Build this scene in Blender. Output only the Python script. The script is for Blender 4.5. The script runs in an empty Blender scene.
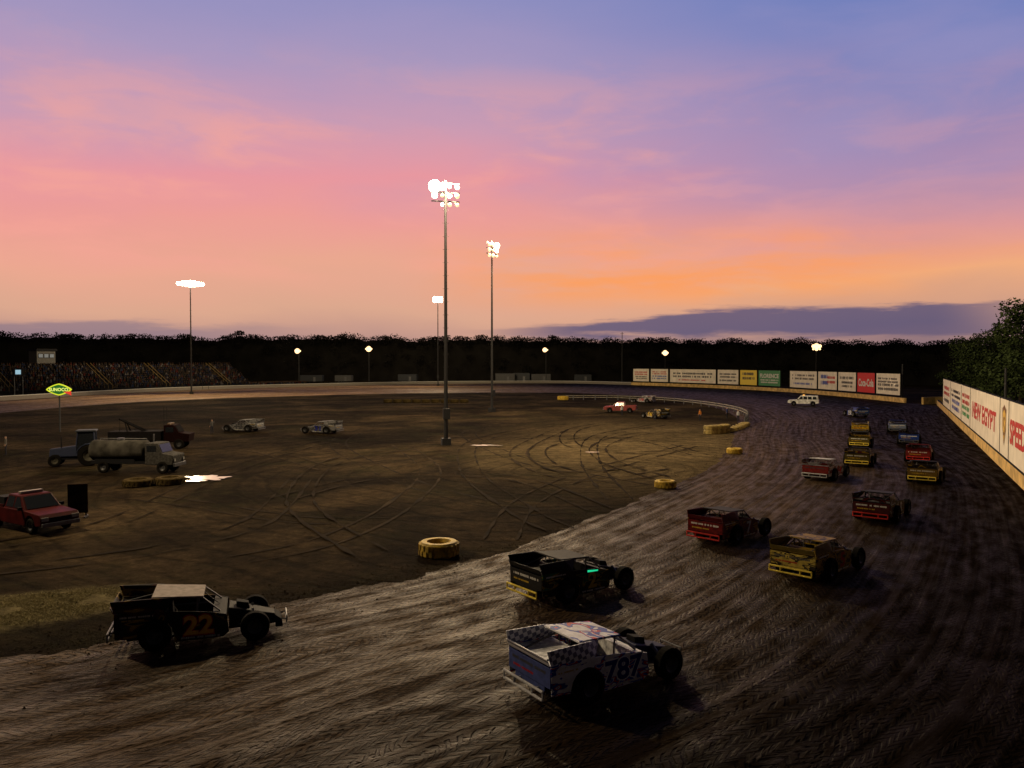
import bpy, bmesh, math, random
from mathutils import Vector, Matrix, noise
random.seed(7)
R = math.radians
scene = bpy.context.scene
C = scene.collection
F = 800.0; H = 8.5; HOR = 362.0
PITCH = math.atan((384-HOR)/F)

def G(px, py, z=0.0):
    a = (px-512)/F; b = -(py-384)/F
    dy = math.cos(PITCH) + b*math.sin(PITCH)
    dz = -math.sin(PITCH) + b*math.cos(PITCH)
    t = (z-H)/dz
    return Vector((a*t, dy*t, z))

# ------------------------------------------------------------ materials
MATS = {}
def newmat(name):
    m = bpy.data.materials.new(name); m.use_nodes = True
    return m, m.node_tree, m.node_tree.nodes['Principled BSDF']
def mat(name, col, rough=0.6, metal=0.0, var=0.25, scale=6.0, bump=0.0, spec=None):
    if name in MATS: return MATS[name]
    m, nt, b = newmat(name)
    tc = nt.nodes.new('ShaderNodeTexCoord')
    n = nt.nodes.new('ShaderNodeTexNoise'); n.inputs['Scale'].default_value = scale; n.inputs['Detail'].default_value = 4
    nt.links.new(tc.outputs['Object'], n.inputs['Vector'])
    r = nt.nodes.new('ShaderNodeValToRGB')
    r.color_ramp.elements[0].position = 0.3; r.color_ramp.elements[1].position = 0.7
    r.color_ramp.elements[0].color = (*[c*(1-var) for c in col], 1)
    r.color_ramp.elements[1].color = (*[min(1, c*(1+var*0.5)) for c in col], 1)
    nt.links.new(n.outputs['Fac'], r.inputs['Fac'])
    nt.links.new(r.outputs['Color'], b.inputs['Base Color'])
    b.inputs['Roughness'].default_value = rough; b.inputs['Metallic'].default_value = metal
    if rough >= .85: b.inputs['Specular IOR Level'].default_value = .03
    if spec is not None: b.inputs['Specular IOR Level'].default_value = spec
    if bump:
        bp = nt.nodes.new('ShaderNodeBump'); bp.inputs['Strength'].default_value = bump
        nt.links.new(n.outputs['Fac'], bp.inputs['Height']); nt.links.new(bp.outputs['Normal'], b.inputs['Normal'])
    MATS[name] = m
    return m
def glow(name, col, s):
    if name in MATS: return MATS[name]
    m, nt, b = newmat(name)
    b.inputs['Base Color'].default_value = (*[c*.3 for c in col], 1)
    b.inputs['Emission Color'].default_value = (*col, 1); b.inputs['Emission Strength'].default_value = s
    try: m.cycles.emission_sampling = 'NONE'
    except Exception: pass
    MATS[name] = m
    return m
def livery(name, cols, scale=1.3, seed=0.0, rough=0.55, dirt=.8):
    m, nt, b = newmat(name)
    tc = nt.nodes.new('ShaderNodeTexCoord'); mp = nt.nodes.new('ShaderNodeMapping')
    mp.inputs['Location'].default_value = (seed, seed*1.7, seed*.6); mp.inputs['Scale'].default_value = (0.8, 0.5, 2.0)
    mp.inputs['Rotation'].default_value = (0, 0.35, 0)
    n = nt.nodes.new('ShaderNodeTexNoise'); n.inputs['Scale'].default_value = scale; n.inputs['Detail'].default_value = 1.0
    n.inputs['Distortion'].default_value = 0.6
    r = nt.nodes.new('ShaderNodeValToRGB'); r.color_ramp.interpolation = 'CONSTANT'
    e = r.color_ramp.elements
    pos = [0.0, 0.50, 0.56, 0.61, 0.65][:len(cols)]
    e[0].color = (*cols[0], 1); e[1].position = pos[1]; e[1].color = (*cols[1 % len(cols)], 1)
    for i in range(2, len(cols)):
        q = e.new(pos[i]); q.color = (*cols[i], 1)
    n2 = nt.nodes.new('ShaderNodeTexNoise'); n2.inputs['Scale'].default_value = 4; n2.inputs['Detail'].default_value = 6; n2.inputs['Roughness'].default_value = .7
    mr = nt.nodes.new('ShaderNodeMapRange'); mr.inputs[1].default_value = .4; mr.inputs[2].default_value = .75; mr.inputs[3].default_value = .05; mr.inputs[4].default_value = dirt
    mx = nt.nodes.new('ShaderNodeMix'); mx.data_type = 'RGBA'; mx.inputs[7].default_value = (.04, .027, .017, 1)
    L = nt.links.new
    L(tc.outputs['Object'], mp.inputs['Vector']); L(mp.outputs['Vector'], n.inputs['Vector']); L(n.outputs['Fac'], r.inputs['Fac'])
    L(tc.outputs['Object'], n2.inputs['Vector']); L(n2.outputs['Fac'], mr.inputs[0]); L(mr.outputs[0], mx.inputs[0])
    L(r.outputs['Color'], mx.inputs[6]); L(mx.outputs[2], b.inputs['Base Color'])
    b.inputs['Roughness'].default_value = rough; b.inputs['Specular IOR Level'].default_value = .18
    return m
def checker_mat():
    if 'checker' in MATS: return MATS['checker']
    m, nt, b = newmat('checker')
    tc = nt.nodes.new('ShaderNodeTexCoord'); c = nt.nodes.new('ShaderNodeTexChecker'); c.inputs['Scale'].default_value = 8.3
    c.inputs['Color1'].default_value = (.75, .75, .8, 1); c.inputs['Color2'].default_value = (.14, .15, .24, 1)
    mp = nt.nodes.new('ShaderNodeMapping'); mp.inputs['Scale'].default_value = (1, .01, 1); mp.inputs['Location'].default_value = (.03, .5, .03); mp.inputs['Rotation'].default_value = (0,.3,0)
    nt.links.new(tc.outputs['Object'], mp.inputs['Vector']); nt.links.new(mp.outputs['Vector'], c.inputs['Vector'])
    nt.links.new(c.outputs['Color'], b.inputs['Base Color']); b.inputs['Roughness'].default_value = .5
    MATS['checker'] = m
    return m

RUBBER = mat('rubber', (.010, .009, .008), .85, bump=.3, scale=20)
METAL = mat('grey_metal', (.11, .11, .12), .5, .4)
POLE = mat('pole_steel', (.03, .03, .034), .8, 0)
DARK = mat('dark_sheet', (.010, .010, .012), .8, spec=.1)
GLASS = mat('dark_glass', (.012, .014, .018), .15, var=.1)
WHITE = mat('white_paint', (.6, .59, .56), .5, var=.2)
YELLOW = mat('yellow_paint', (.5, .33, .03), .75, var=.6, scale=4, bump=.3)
LENS = glow('lamp_lens', (1, .84, .58), 22)
LENSM = glow('lamp_lens_mid', (1, .74, .40), 1.25)
LENSF = glow('lamp_lens_far', (1, .62, .30), 2.6)

# ------------------------------------------------------------ mesh builder
class MB:
    def __init__(s): s.v = []; s.f = []; s.m = []
    def add(s, vs, fs, mi=0):
        o = len(s.v); s.v += [tuple(x) for x in vs]
        s.f += [tuple(i+o for i in f) for f in fs]; s.m += [mi]*len(fs)
    def box(s, c, d, rz=0, mi=0, taper=1.0):
        x, y, z = [q/2 for q in d]; vs = []
        for k, (a, b, e) in enumerate([(-1,-1,-1),(1,-1,-1),(1,1,-1),(-1,1,-1),(-1,-1,1),(1,-1,1),(1,1,1),(-1,1,1)]):
            t = taper if e > 0 else 1
            X, Y = a*x*t, b*y*t
            vs.append((c[0]+X*math.cos(rz)-Y*math.sin(rz), c[1]+X*math.sin(rz)+Y*math.cos(rz), c[2]+e*z))
        s.add(vs, [(0,3,2,1),(4,5,6,7),(0,1,5,4),(1,2,6,5),(2,3,7,6),(3,0,4,7)], mi)
    def hexa(s, vs, mi=0):
        s.add(vs, [(0,3,2,1),(4,5,6,7),(0,1,5,4),(1,2,6,5),(2,3,7,6),(3,0,4,7)], mi)
    def prism(s, poly, y0, y1, mi=0):      # poly in xz
        n = len(poly)
        vs = [(p[0], y0, p[1]) for p in poly] + [(p[0], y1, p[1]) for p in poly]
        s.add(vs, [tuple(range(n)), tuple(range(2*n-1, n-1, -1))] + [(i, (i+1) % n + 0, (i+1) % n + n, i+n)[::-1] for i in range(n)], mi)
    def tube(s, p0, p1, r0, r1=None, n=8, mi=0):
        r1 = r0 if r1 is None else r1
        p0 = Vector(p0); p1 = Vector(p1); d = (p1-p0).normalized()
        a = d.orthogonal().normalized(); b = d.cross(a)
        vs = []
        for p, r in ((p0, r0), (p1, r1)):
            for i in range(n):
                t = 2*math.pi*i/n; vs.append(p + (a*math.cos(t)+b*math.sin(t))*r)
        s.add(vs, [(i, (i+1) % n, (i+1) % n+n, i+n) for i in range(n)] + [tuple(range(n-1, -1, -1)), tuple(range(n, 2*n))], mi)
    def lathe(s, prof, c, axis='y', n=24, mi=0, closed=True):   # prof (along, radius)
        vs = []; m = len(prof)
        for i in range(n):
            t = 2*math.pi*i/n; ca, sa = math.cos(t), math.sin(t)
            for (l, r) in prof:
                q = {'y': (r*ca, l, r*sa), 'x': (l, r*ca, r*sa), 'z': (r*ca, r*sa, l)}[axis]
                vs.append((c[0]+q[0], c[1]+q[1], c[2]+q[2]))
        fs = []
        for i in range(n):
            j = (i+1) % n
            for k in range(m if closed else m-1):
                l = (k+1) % m
                fs.append((i*m+k, j*m+k, j*m+l, i*m+l))
        s.add(vs, fs, mi)
    def ball(s, c, r, n=8, m=5, mi=0, sz=1):
        prof = [(-r*sz*math.cos(math.pi*k/m), max(1e-4, r*math.sin(math.pi*k/m))) for k in range(m+1)]
        s.lathe(prof, c, 'z', n, mi, closed=False)
    def mesh(s, name, mats, smooth=False):
        me = bpy.data.meshes.new(name); me.from_pydata(s.v, [], s.f)
        for m in (mats if isinstance(mats, (list, tuple)) else [mats]): me.materials.append(m)
        if len(me.materials) > 1: me.polygons.foreach_set('material_index', s.m)
        bm = bmesh.new(); bm.from_mesh(me); bmesh.ops.recalc_face_normals(bm, faces=bm.faces); bm.to_mesh(me); bm.free()
        if smooth: me.polygons.foreach_set('use_smooth', [True]*len(me.polygons))
        return me
    def build(s, name, mats, parent=None, smooth=False, bevel=0):
        o = bpy.data.objects.new(name, s.mesh(name, mats, smooth)); C.objects.link(o)
        if parent: o.parent = parent
        if bevel:
            md = o.modifiers.new('Bevel', 'BEVEL'); md.width = bevel; md.segments = 2; md.limit_method = 'ANGLE'
        return o
def tag(o, label, cat, group=None):
    o['label'] = label; o['category'] = cat
    if group: o['group'] = group
    return o
def thing(name, label, cat, loc=(0,0,0), rz=0, group=None, sc=1):
    o = bpy.data.objects.new(name, None); C.objects.link(o); o.location = loc; o.rotation_euler = (0,0,rz); o.scale = (sc,)*3
    o.empty_display_size = .3
    return tag(o, label, cat, group)
TX = {}
def text_obj(body, parent, origin, right, up, w, h, m, name='lettering', bold=.012):
    key = (body, bold)
    if key not in TX:
        cu = bpy.data.curves.new('t', 'FONT'); cu.body = body; cu.resolution_u = 3; cu.offset = bold
        ob = bpy.data.objects.new('t', cu); C.objects.link(ob)
        dg = bpy.context.evaluated_depsgraph_get(); dg.update()
        me = bpy.data.meshes.new_from_object(ob.evaluated_get(dg))
        bpy.data.objects.remove(ob)
        xs = [v.co.x for v in me.vertices]; ys = [v.co.y for v in me.vertices]
        cx, cy, sx, sy = (min(xs)+max(xs))/2, (min(ys)+max(ys))/2, max(xs)-min(xs), max(ys)-min(ys)
        for v in me.vertices: v.co.x = (v.co.x-cx)/sx; v.co.y = (v.co.y-cy)/sy; v.co.z = 0
        TX[key] = me
    me = TX[key].copy(); me.materials.clear(); me.materials.append(m)
    for v in me.vertices: v.co.x *= w; v.co.y *= h
    o = bpy.data.objects.new(name, me); C.objects.link(o); o.parent = parent
    right = Vector(right).normalized(); up = Vector(up).normalized(); n = right.cross(up)
    M = Matrix((right, up, n)).transposed().to_4x4(); M.translation = Vector(origin)
    o.matrix_local = M
    return o
def bars(parent, origin, right, up, w, h, m, seed, rows=2):
    """small unreadable print lines: runs of letter-like strokes"""
    rnd = random.Random(seed); mb = MB(); right = Vector(right).normalized(); up = Vector(up).normalized(); o = Vector(origin)
    for r in range(rows):
        y = h*(.5-(r+.5)/rows); hh = h/rows*.34; x = -w/2
        while x < w/2-.02*w:
            ww = w*rnd.uniform(.02, .05)
            if rnd.random() < .84:
                q = hh*rnd.uniform(.7, 1)
                mb.add([o+right*x+up*(y-q), o+right*(x+ww*.75)+up*(y-q), o+right*(x+ww*.75)+up*(y+q), o+right*x+up*(y+q)], [(0,1,2,3)])
            x += ww
    return mb.build('lettering', m, parent)

# ------------------------------------------------------------ world / sky
w = bpy.data.worlds.new("World"); scene.world = w; w.use_nodes = True
nt = w.node_tree; N = nt.nodes; L = nt.links.new
bg = N['Background']
def s2l(c): return tuple(((x/255)/12.92 if x/255 < .04045 else ((x/255+.055)/1.055)**2.4) for x in c)
tc = N.new('ShaderNodeTexCoord'); sep = N.new('ShaderNodeSeparateXYZ'); L(tc.outputs['Generated'], sep.inputs[0])
def M_(op, a, b=None, clamp=False):
    n = N.new('ShaderNodeMath'); n.operation = op; n.use_clamp = clamp
    for i, q in enumerate((a, b)):
        if q is None: continue
        if isinstance(q, (int, float)): n.inputs[i].default_value = q
        else: L(q, n.inputs[i])
    return n.outputs[0]
def MR(v, a, b, c=0, d=1, smooth=True):
    n = N.new('ShaderNodeMapRange'); n.interpolation_type = 'SMOOTHSTEP' if smooth else 'LINEAR'
    L(v, n.inputs[0]); n.inputs[1].default_value = a; n.inputs[2].default_value = b; n.inputs[3].default_value = c; n.inputs[4].default_value = d
    return n.outputs[0]
def RAMP(v, pts):
    n = N.new('ShaderNodeValToRGB'); e = n.color_ramp.elements; n.color_ramp.interpolation = 'LINEAR'
    e[0].position = pts[0][0]; e[0].color = (*s2l(pts[0][1]), 1); e[1].position = pts[1][0]; e[1].color = (*s2l(pts[1][1]), 1)
    for p, c in pts[2:]:
        q = e.new(p); q.color = (*s2l(c), 1)
    L(v, n.inputs[0]); return n.outputs['Color']
def MIX(f, a, b):
    n = N.new('ShaderNodeMix'); n.data_type = 'RGBA'
    L(f, n.inputs[0])
    for i, q in ((6, a), (7, b)):
        if isinstance(q, tuple): n.inputs[i].default_value = (*s2l(q), 1)
        else: L(q, n.inputs[i])
    return n.outputs[2]
def NOISE(sx, sy, sz, scale, detail=4, dist=0, loc=(0,0,0), rough=.5):
    mp = N.new('ShaderNodeMapping'); mp.inputs['Scale'].default_value = (sx, sy, sz); mp.inputs['Location'].default_value = loc
    mp.inputs['Rotation'].default_value = (0, R(-5), 0)
    n = N.new('ShaderNodeTexNoise'); n.inputs['Scale'].default_value = scale; n.inputs['Detail'].default_value = detail
    n.inputs['Distortion'].default_value = dist; n.inputs['Roughness'].default_value = rough
    L(tc.outputs['Generated'], mp.inputs[0]); L(mp.outputs[0], n.inputs['Vector']); return n.outputs['Fac']
X, Y, Z = sep.outputs
big = NOISE(1, 1, 2.6, 2.2, 3, .3, (3.1, 0, 1))
fine = NOISE(1, 1, 4.2, 3.6, 5, .3, (0.4, 2, 5), .52)
zw = M_('ADD', Z, M_('MULTIPLY', M_('SUBTRACT', big, .5), .09))
zw = M_('ADD', zw, M_('MULTIPLY', M_('SUBTRACT', fine, .5), .05))
left = RAMP(zw, [(0.0, (146, 118, 124)), (.03, (196, 152, 138)), (.06, (220, 168, 142)), (.11, (234, 168, 144)), (.16, (237, 158, 150)), (.21, (232, 152, 160)), (.27, (206, 156, 178)), (.34, (170, 152, 190)), (.42, (140, 142, 192)), (.48, (118, 130, 188)), (.55, (44, 48, 76)), (.65, (24, 25, 36)), (1, (13, 14, 20))])
right = RAMP(zw, [(0.0, (146, 118, 124)), (.04, (204, 156, 134)), (.085, (240, 172, 126)), (.115, (236, 162, 130)), (.15, (214, 150, 152)), (.20, (174, 140, 174)), (.27, (142, 136, 184)), (.35, (118, 130, 188)), (.43, (102, 124, 188)), (.48, (92, 116, 184)), (.55, (40, 46, 76)), (.65, (23, 25, 36)), (1, (13, 14, 20))])
col = MIX(MR(X, -.10, .46), left, right)
mott = NOISE(1, 1, 3.4, 7.5, 6, .5, (9, 4, 1), .58)
cl = MR(M_('ADD', M_('MULTIPLY', fine, .6), M_('MULTIPLY', mott, .4)), .44, .60)
band = M_('MULTIPLY', MR(Z, .08, .15), MR(Z, .38, .24))
col = MIX(M_('MULTIPLY', M_('MULTIPLY', cl, band), MR(X, .45, .0, .2, .6)), col, (248, 168, 152))
fire = NOISE(1, 1, 6, 3.2, 5, .4, (7, 1, 2), .55)
fb = M_('MULTIPLY', MR(Z, .055, .10), MR(Z, .18, .12))
fb = M_('MULTIPLY', fb, M_('MULTIPLY', MR(X, -.16, .10), MR(X, .52, .3)))
col = MIX(M_('MULTIPLY', M_('MULTIPLY', fb, MR(M_('ADD', M_('MULTIPLY', fire, .7), M_('MULTIPLY', mott, .3)), .38, .58)), .8), col, (255, 158, 84))
veil = NOISE(1, 1, 3, 2.6, 5, .4, (11, 5, 2), .5)
col = MIX(M_('MULTIPLY', M_('MULTIPLY', MR(veil, .44, .68), MR(Z, .14, .27)), MR(Z, .5, .4, 0, .4)), col, (160, 150, 194))
fire2 = NOISE(1, 1, 15, 4.2, 6, .3, (2, 8, 3), .6)
fire3 = NOISE(1, 1, 5, 12, 4, .3, (4, 1, 3), .6)
zz = M_('ADD', Z, M_('MULTIPLY', M_('SUBTRACT', fire2, .5), .034))
zz = M_('ADD', zz, M_('MULTIPLY', M_('SUBTRACT', fire3, .5), .016))
top = M_('SUBTRACT', MR(X, -.06, .26, .044, .064), zz)
bank = M_('MULTIPLY', MR(top, -.002, .006), MR(zz, .024, .036))
bank = M_('MULTIPLY', bank, M_('MULTIPLY', MR(X, -.08, .10), MR(X, .56, .46, .35, 1)))
col = MIX(M_('MULTIPLY', bank, .88), col, (88, 84, 118))
haze = MR(zw, .026, .006)
col = MIX(M_('MULTIPLY', haze, .4), col, (130, 106, 120))
lowl = M_('MULTIPLY', MR(zz, .048, .036), MR(X, -.18, -.42))
col = MIX(M_('MULTIPLY', lowl, .6), col, (114, 106, 132))
col = MIX(MR(Y, .6, .1), col, (24, 23, 28))
L(col, bg.inputs['Color']); bg.inputs['Strength'].default_value = 1.0

# ------------------------------------------------------------ camera
cam = bpy.data.cameras.new('Camera'); co = bpy.data.objects.new('Camera', cam); C.objects.link(co)
cam.sensor_width = 36; cam.lens = F/1024*36; cam.clip_end = 5000; cam.clip_start = .1
co.location = (0, 0, H); co.rotation_euler = (R(90)-PITCH, 0, 0); scene.camera = co
scene.view_settings.view_transform = 'Standard'; scene.view_settings.look = 'None'; scene.view_settings.exposure = 0

# ------------------------------------------------------------ ground materials
def ground_mat():
    m, nt, b = newmat('infield_dirt'); N = nt.nodes; L = nt.links.new
    tc = N.new('ShaderNodeTexCoord')
    def nz(scale, det, rough=.55, dist=0, sc=(1,1,1)):
        mp = N.new('ShaderNodeMapping'); mp.inputs['Scale'].default_value = sc
        n = N.new('ShaderNodeTexNoise'); n.inputs['Scale'].default_value = scale; n.inputs['Detail'].default_value = det; n.inputs['Roughness'].default_value = rough; n.inputs['Distortion'].default_value = dist
        L(tc.outputs['Object'], mp.inputs[0]); L(mp.outputs[0], n.inputs['Vector']); return n.outputs['Fac']
    def mr(v, a, b_, c=0, d=1):
        n = N.new('ShaderNodeMapRange'); L(v, n.inputs[0]); n.inputs[1].default_value = a; n.inputs[2].default_value = b_; n.inputs[3].default_value = c; n.inputs[4].default_value = d; return n.outputs[0]
    def mm(op, a, b_):
        n = N.new('ShaderNodeMath'); n.operation = op
        for i, q in enumerate((a, b_)):
            if isinstance(q, (int, float)): n.inputs[i].default_value = q
            else: L(q, n.inputs[i])
        return n.outputs[0]
    a = nz(.08, 6, .68, .5); r = N.new('ShaderNodeValToRGB'); e = r.color_ramp.elements
    e[0].position = .38; e[0].color = (.012, .008, .005, 1); e[1].position = .68; e[1].color = (.11, .074, .038, 1)
    q = e.new(.5); q.color = (.034, .0235, .013, 1)
    L(a, r.inputs[0])
    g = nz(.13, 6, .75)
    mx = N.new('ShaderNodeMix'); mx.data_type = 'RGBA'; mx.inputs[7].default_value = (.030, .028, .011, 1)
    L(mr(g, .5, .62, 0, .5), mx.inputs[0]); L(r.outputs['Color'], mx.inputs[6])
    f = nz(1.3, 7, .75); fine = nz(5, 6, .75)
    def patch(cx, cy, rx, ry, rot, soft=.5, wob=None):
        mp = N.new('ShaderNodeMapping'); mp.vector_type = 'TEXTURE'; mp.inputs['Location'].default_value = (cx, cy, 0); mp.inputs['Rotation'].default_value = (0,0,rot); mp.inputs['Scale'].default_value = (rx, ry, 1000)
        L(tc.outputs['Object'], mp.inputs[0]); ln = N.new('ShaderNodeVectorMath'); ln.operation = 'LENGTH'; L(mp.outputs[0], ln.inputs[0])
        d = mm('ADD', ln.outputs['Value'], mm('MULTIPLY', mm('SUBTRACT', wob or a, .5), 1.2))
        return mr(d, 1.0+soft*.4, 1.0-soft)
    lamp_pool = patch(15, 84, 17, 32, -.1)      # pool of lamplight inside the curve, painted as lighter soil
    m3 = N.new('ShaderNodeMix'); m3.data_type = 'RGBA'; m3.inputs[7].default_value = (.24, .175, .088, 1); L(mm('MULTIPLY', lamp_pool, mr(g, .35, .6, .9, .35)), m3.inputs[0]); L(mx.outputs[2], m3.inputs[6])
    cg = G(0, 612); gp = patch(cg.x, cg.y, 5.2, 2.3, .52, .25, f)
    m4 = N.new('ShaderNodeMix'); m4.data_type = 'RGBA'; m4.inputs[7].default_value = (.20, .165, .082, 1); L(gp, m4.inputs[0]); L(m3.outputs[2], m4.inputs[6])
    wv = N.new('ShaderNodeTexWave'); wv.wave_type = 'RINGS'; wv.rings_direction = 'Z'; wv.inputs['Scale'].default_value = .16; wv.inputs['Distortion'].default_value = 14; wv.inputs['Detail'].default_value = 4; wv.inputs['Detail Scale'].default_value = .3
    mp = N.new('ShaderNodeMapping'); mp.inputs['Location'].default_value = (-4, -62, 0); L(tc.outputs['Object'], mp.inputs[0]); L(mp.outputs[0], wv.inputs['Vector'])
    m1 = mm('MULTIPLY', mm('MULTIPLY', mr(f, .3, .7, .35, 1.5), mr(wv.outputs['Fac'], 0, .15, .6, 1)), mr(fine, .3, .7, .65, 1.3))
    vm = N.new('ShaderNodeVectorMath'); vm.operation = 'SCALE'; L(m4.outputs[2], vm.inputs[0]); L(m1, vm.inputs['Scale'])
    L(vm.outputs[0], b.inputs['Base Color']); b.inputs['Roughness'].default_value = 1; b.inputs['Specular IOR Level'].default_value = .02
    bp = N.new('ShaderNodeBump'); bp.inputs['Strength'].default_value = 1; bp.inputs['Distance'].default_value = .2; L(m1, bp.inputs['Height']); L(bp.outputs[0], b.inputs['Normal'])
    return m
def track_mat():
    m, nt, b = newmat('track_clay'); N = nt.nodes; L = nt.links.new
    uv = N.new('ShaderNodeUVMap'); uv.uv_map = 'UVMap'
    def nz(sx, sy, det, rough=.6, dist=0, loc=0):
        mp = N.new('ShaderNodeMapping'); mp.inputs['Scale'].default_value = (sx, sy, 1); mp.inputs['Location'].default_value = (loc, loc, 0)
        n = N.new('ShaderNodeTexNoise'); n.inputs['Scale'].default_value = 1; n.inputs['Detail'].default_value = det; n.inputs['Roughness'].default_value = rough; n.inputs['Distortion'].default_value = dist
        L(uv.outputs[0], mp.inputs[0]); L(mp.outputs[0], n.inputs['Vector']); return n.outputs['Fac']
    def mr(v, a, b_, c=0, d=1):
        n = N.new('ShaderNodeMapRange'); L(v, n.inputs[0]); n.inputs[1].default_value = a; n.inputs[2].default_value = b_; n.inputs[3].default_value = c; n.inputs[4].default_value = d; return n.outputs[0]
    def mm(op, a, b_):
        n = N.new('ShaderNodeMath'); n.operation = op
        for i, q in enumerate((a, b_)):
            if isinstance(q, (int, float)): n.inputs[i].default_value = q
            else: L(q, n.inputs[i])
        return n.outputs[0]
    streak = nz(3.4, .05, 5, .6)
    broad = nz(.22, .04, 4)
    clod = nz(11, 11, 6, .7)
    lump = nz(1.6, .5, 5, .6, .2)
    sp = N.new('ShaderNodeSeparateXYZ'); L(uv.outputs[0], sp.inputs[0])
    wob = nz(.25, .12, 2, loc=5)
    def tread(fr, lat, wd, loc, lo):
        chev = mm('ADD', mm('MULTIPLY', sp.outputs[1], fr), mm('MULTIPLY', mm('PINGPONG', mm('ADD', sp.outputs[0], mm('MULTIPLY', wob, 1.2+loc*.1)), wd), lat))
        tr = mr(mm('SINE', mm('ADD', chev, mm('MULTIPLY', wob, 14)), 0), .0, .6)
        lane = mr(nz(2.2, .05, 3, loc=loc), lo, lo+.05); gap = mr(nz(1.2, .3, 3, loc=loc+3), .32, .42)
        return mm('MULTIPLY', mm('MULTIPLY', tr, lane), gap)
    tr1 = tread(19, 38, .20, 9, .44); tr2 = tread(15, -28, .23, 21, .46)
    trd = mm('MAXIMUM', tr1, tr2)
    r = N.new('ShaderNodeValToRGB'); e = r.color_ramp.elements
    e[0].position = .38; e[0].color = (.030, .018, .009, 1); e[1].position = .66; e[1].color = (.092, .058, .028, 1)
    L(mm('ADD', mm('MULTIPLY', streak, .35), mm('MULTIPLY', broad, .65)), r.inputs[0])
    vm = N.new('ShaderNodeVectorMath'); vm.operation = 'SCALE'; L(r.outputs['Color'], vm.inputs[0])
    ob = N.new('ShaderNodeTexCoord'); os_ = N.new('ShaderNodeSeparateXYZ'); L(ob.outputs['Object'], os_.inputs[0])
    paler = mm('MULTIPLY', mr(os_.outputs[1], 130, 170), mr(os_.outputs[0], 30, -30))    # lamp sheen on the back straight, painted as lighter clay
    paler = mm('MULTIPLY', paler, mr(nz(.35, .02, 4, loc=2), .3, .6, .35, 1))
    outer_shade = mr(mm('ADD', sp.outputs[0], mm('MULTIPLY', broad, 6)), 11, 20, 1, .14)     # falloff of the lamplight painted as darker clay toward the outer edge
    outer_shade = mm('MAXIMUM', outer_shade, paler)
    L(mm('MULTIPLY', mm('MULTIPLY', mm('MULTIPLY', mr(clod, .3, .7, .6, 1.35), mr(trd, 0, 1, 1.05, .45)), outer_shade), mm('ADD', mm('MULTIPLY', paler, 5), 1)), vm.inputs['Scale'])
    L(vm.outputs[0], b.inputs['Base Color'])
    rg = mm('ADD', mm('MULTIPLY', streak, .4), mm('MULTIPLY', lump, .6))
    L(mr(rg, .35, .68, .80, .42), b.inputs['Roughness'])
    L(mm('MULTIPLY', mr(rg, .42, .68, .015, .20), outer_shade), b.inputs['Specular IOR Level'])
    b.inputs['Specular Tint'].default_value = (1, .78, .52, 1)
    h = mm('ADD', mm('ADD', mm('MULTIPLY', streak, .12), mm('MULTIPLY', clod, .3)), mm('ADD', mm('MULTIPLY', trd, -.6), mm('MULTIPLY', lump, .35)))
    bp = N.new('ShaderNodeBump'); bp.inputs['Strength'].default_value = 1; bp.inputs['Distance'].default_value = .12; L(h, bp.inputs['Height']); L(bp.outputs[0], b.inputs['Normal'])
    return m
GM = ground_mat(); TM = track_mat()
g = MB(); g.add([(-2500,-600,0),(2500,-600,0),(2500,3000,0),(-2500,3000,0)], [(0,1,2,3)])
o = g.build('ground', GM); o['kind'] = 'structure'

PAIRS = [((-95,-14),(-92,-40)),((-60,4),(-56,-20)),((-34,16.5),(-28,-5)),((-14.6,22.8),(-8,2)),((-8.1,28),(5,8)),((-1.4,34.3),(15,20)),((7.9,49.3),(26.5,38)),((18,69),(37.8,61)),((28,100),(58,104)),((34,121),(71.5,132)),
 ((38,150),(82,158)),((37,182),(79.5,215)),((27,206),(60,270)),((10,222),(22,318)),((-35,214),(-50,296)),((-76,176),(-98,240)),((-86,130),(-113,172)),((-92,70),(-122,100)),((-98,10),(-128,20))]
def cr(p, t):
    n = len(p); i = min(int(t), n-2); f = t-i
    P = [Vector(p[max(0, min(n-1, i+k))]) for k in (-1, 0, 1, 2)]
    return .5*((2*P[1])+(-P[0]+P[2])*f+(2*P[0]-5*P[1]+4*P[2]-P[3])*f*f+(-P[0]+3*P[1]-3*P[2]+P[3])*f**3)
inn = [a for a, b in PAIRS]; out = [b for a, b in PAIRS]
NA = 1400; NU = 16
def edge(u, t):
    a = cr(inn, t); b = cr(out, t); return a.lerp(b, u)
vs = []; uvs = []; dist = 0; prev = None
for i in range(NA+1):
    t = i/NA*(len(PAIRS)-1)
    a = cr(inn, t); b = cr(out, t); mid = (a+b)/2; wd = (b-a).length
    if prev is not None: dist += (mid-prev).length
    prev = mid
    rag = (.5*noise.noise(Vector((t*4, 1, 0)))+.25*noise.noise(Vector((t*17, 2, 0)))+.1*noise.noise(Vector((t*60, 3, 0))))/wd*1.2
    for k in range(NU+1):
        u = k/NU if k else rag
        p = a.lerp(b, u); vs.append((p.x, p.y, .006)); uvs.append((min(wd, 26)*u, dist))
fs = [(i*(NU+1)+k, i*(NU+1)+k+1, (i+1)*(NU+1)+k+1, (i+1)*(NU+1)+k) for i in range(NA) for k in range(NU)]
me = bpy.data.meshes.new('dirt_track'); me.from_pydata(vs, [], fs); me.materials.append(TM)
ul = me.uv_layers.new(name='UVMap')
for lp in me.loops: ul.data[lp.index].uv = uvs[lp.vertex_index]
bm = bmesh.new(); bm.from_mesh(me); bmesh.ops.recalc_face_normals(bm, faces=bm.faces)
if bm.faces[:][0].normal.z < 0: bmesh.ops.reverse_faces(bm, faces=bm.faces)
bm.to_mesh(me); bm.free()
o = bpy.data.objects.new('dirt_track', me); C.objects.link(o); o['kind'] = 'structure'

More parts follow.
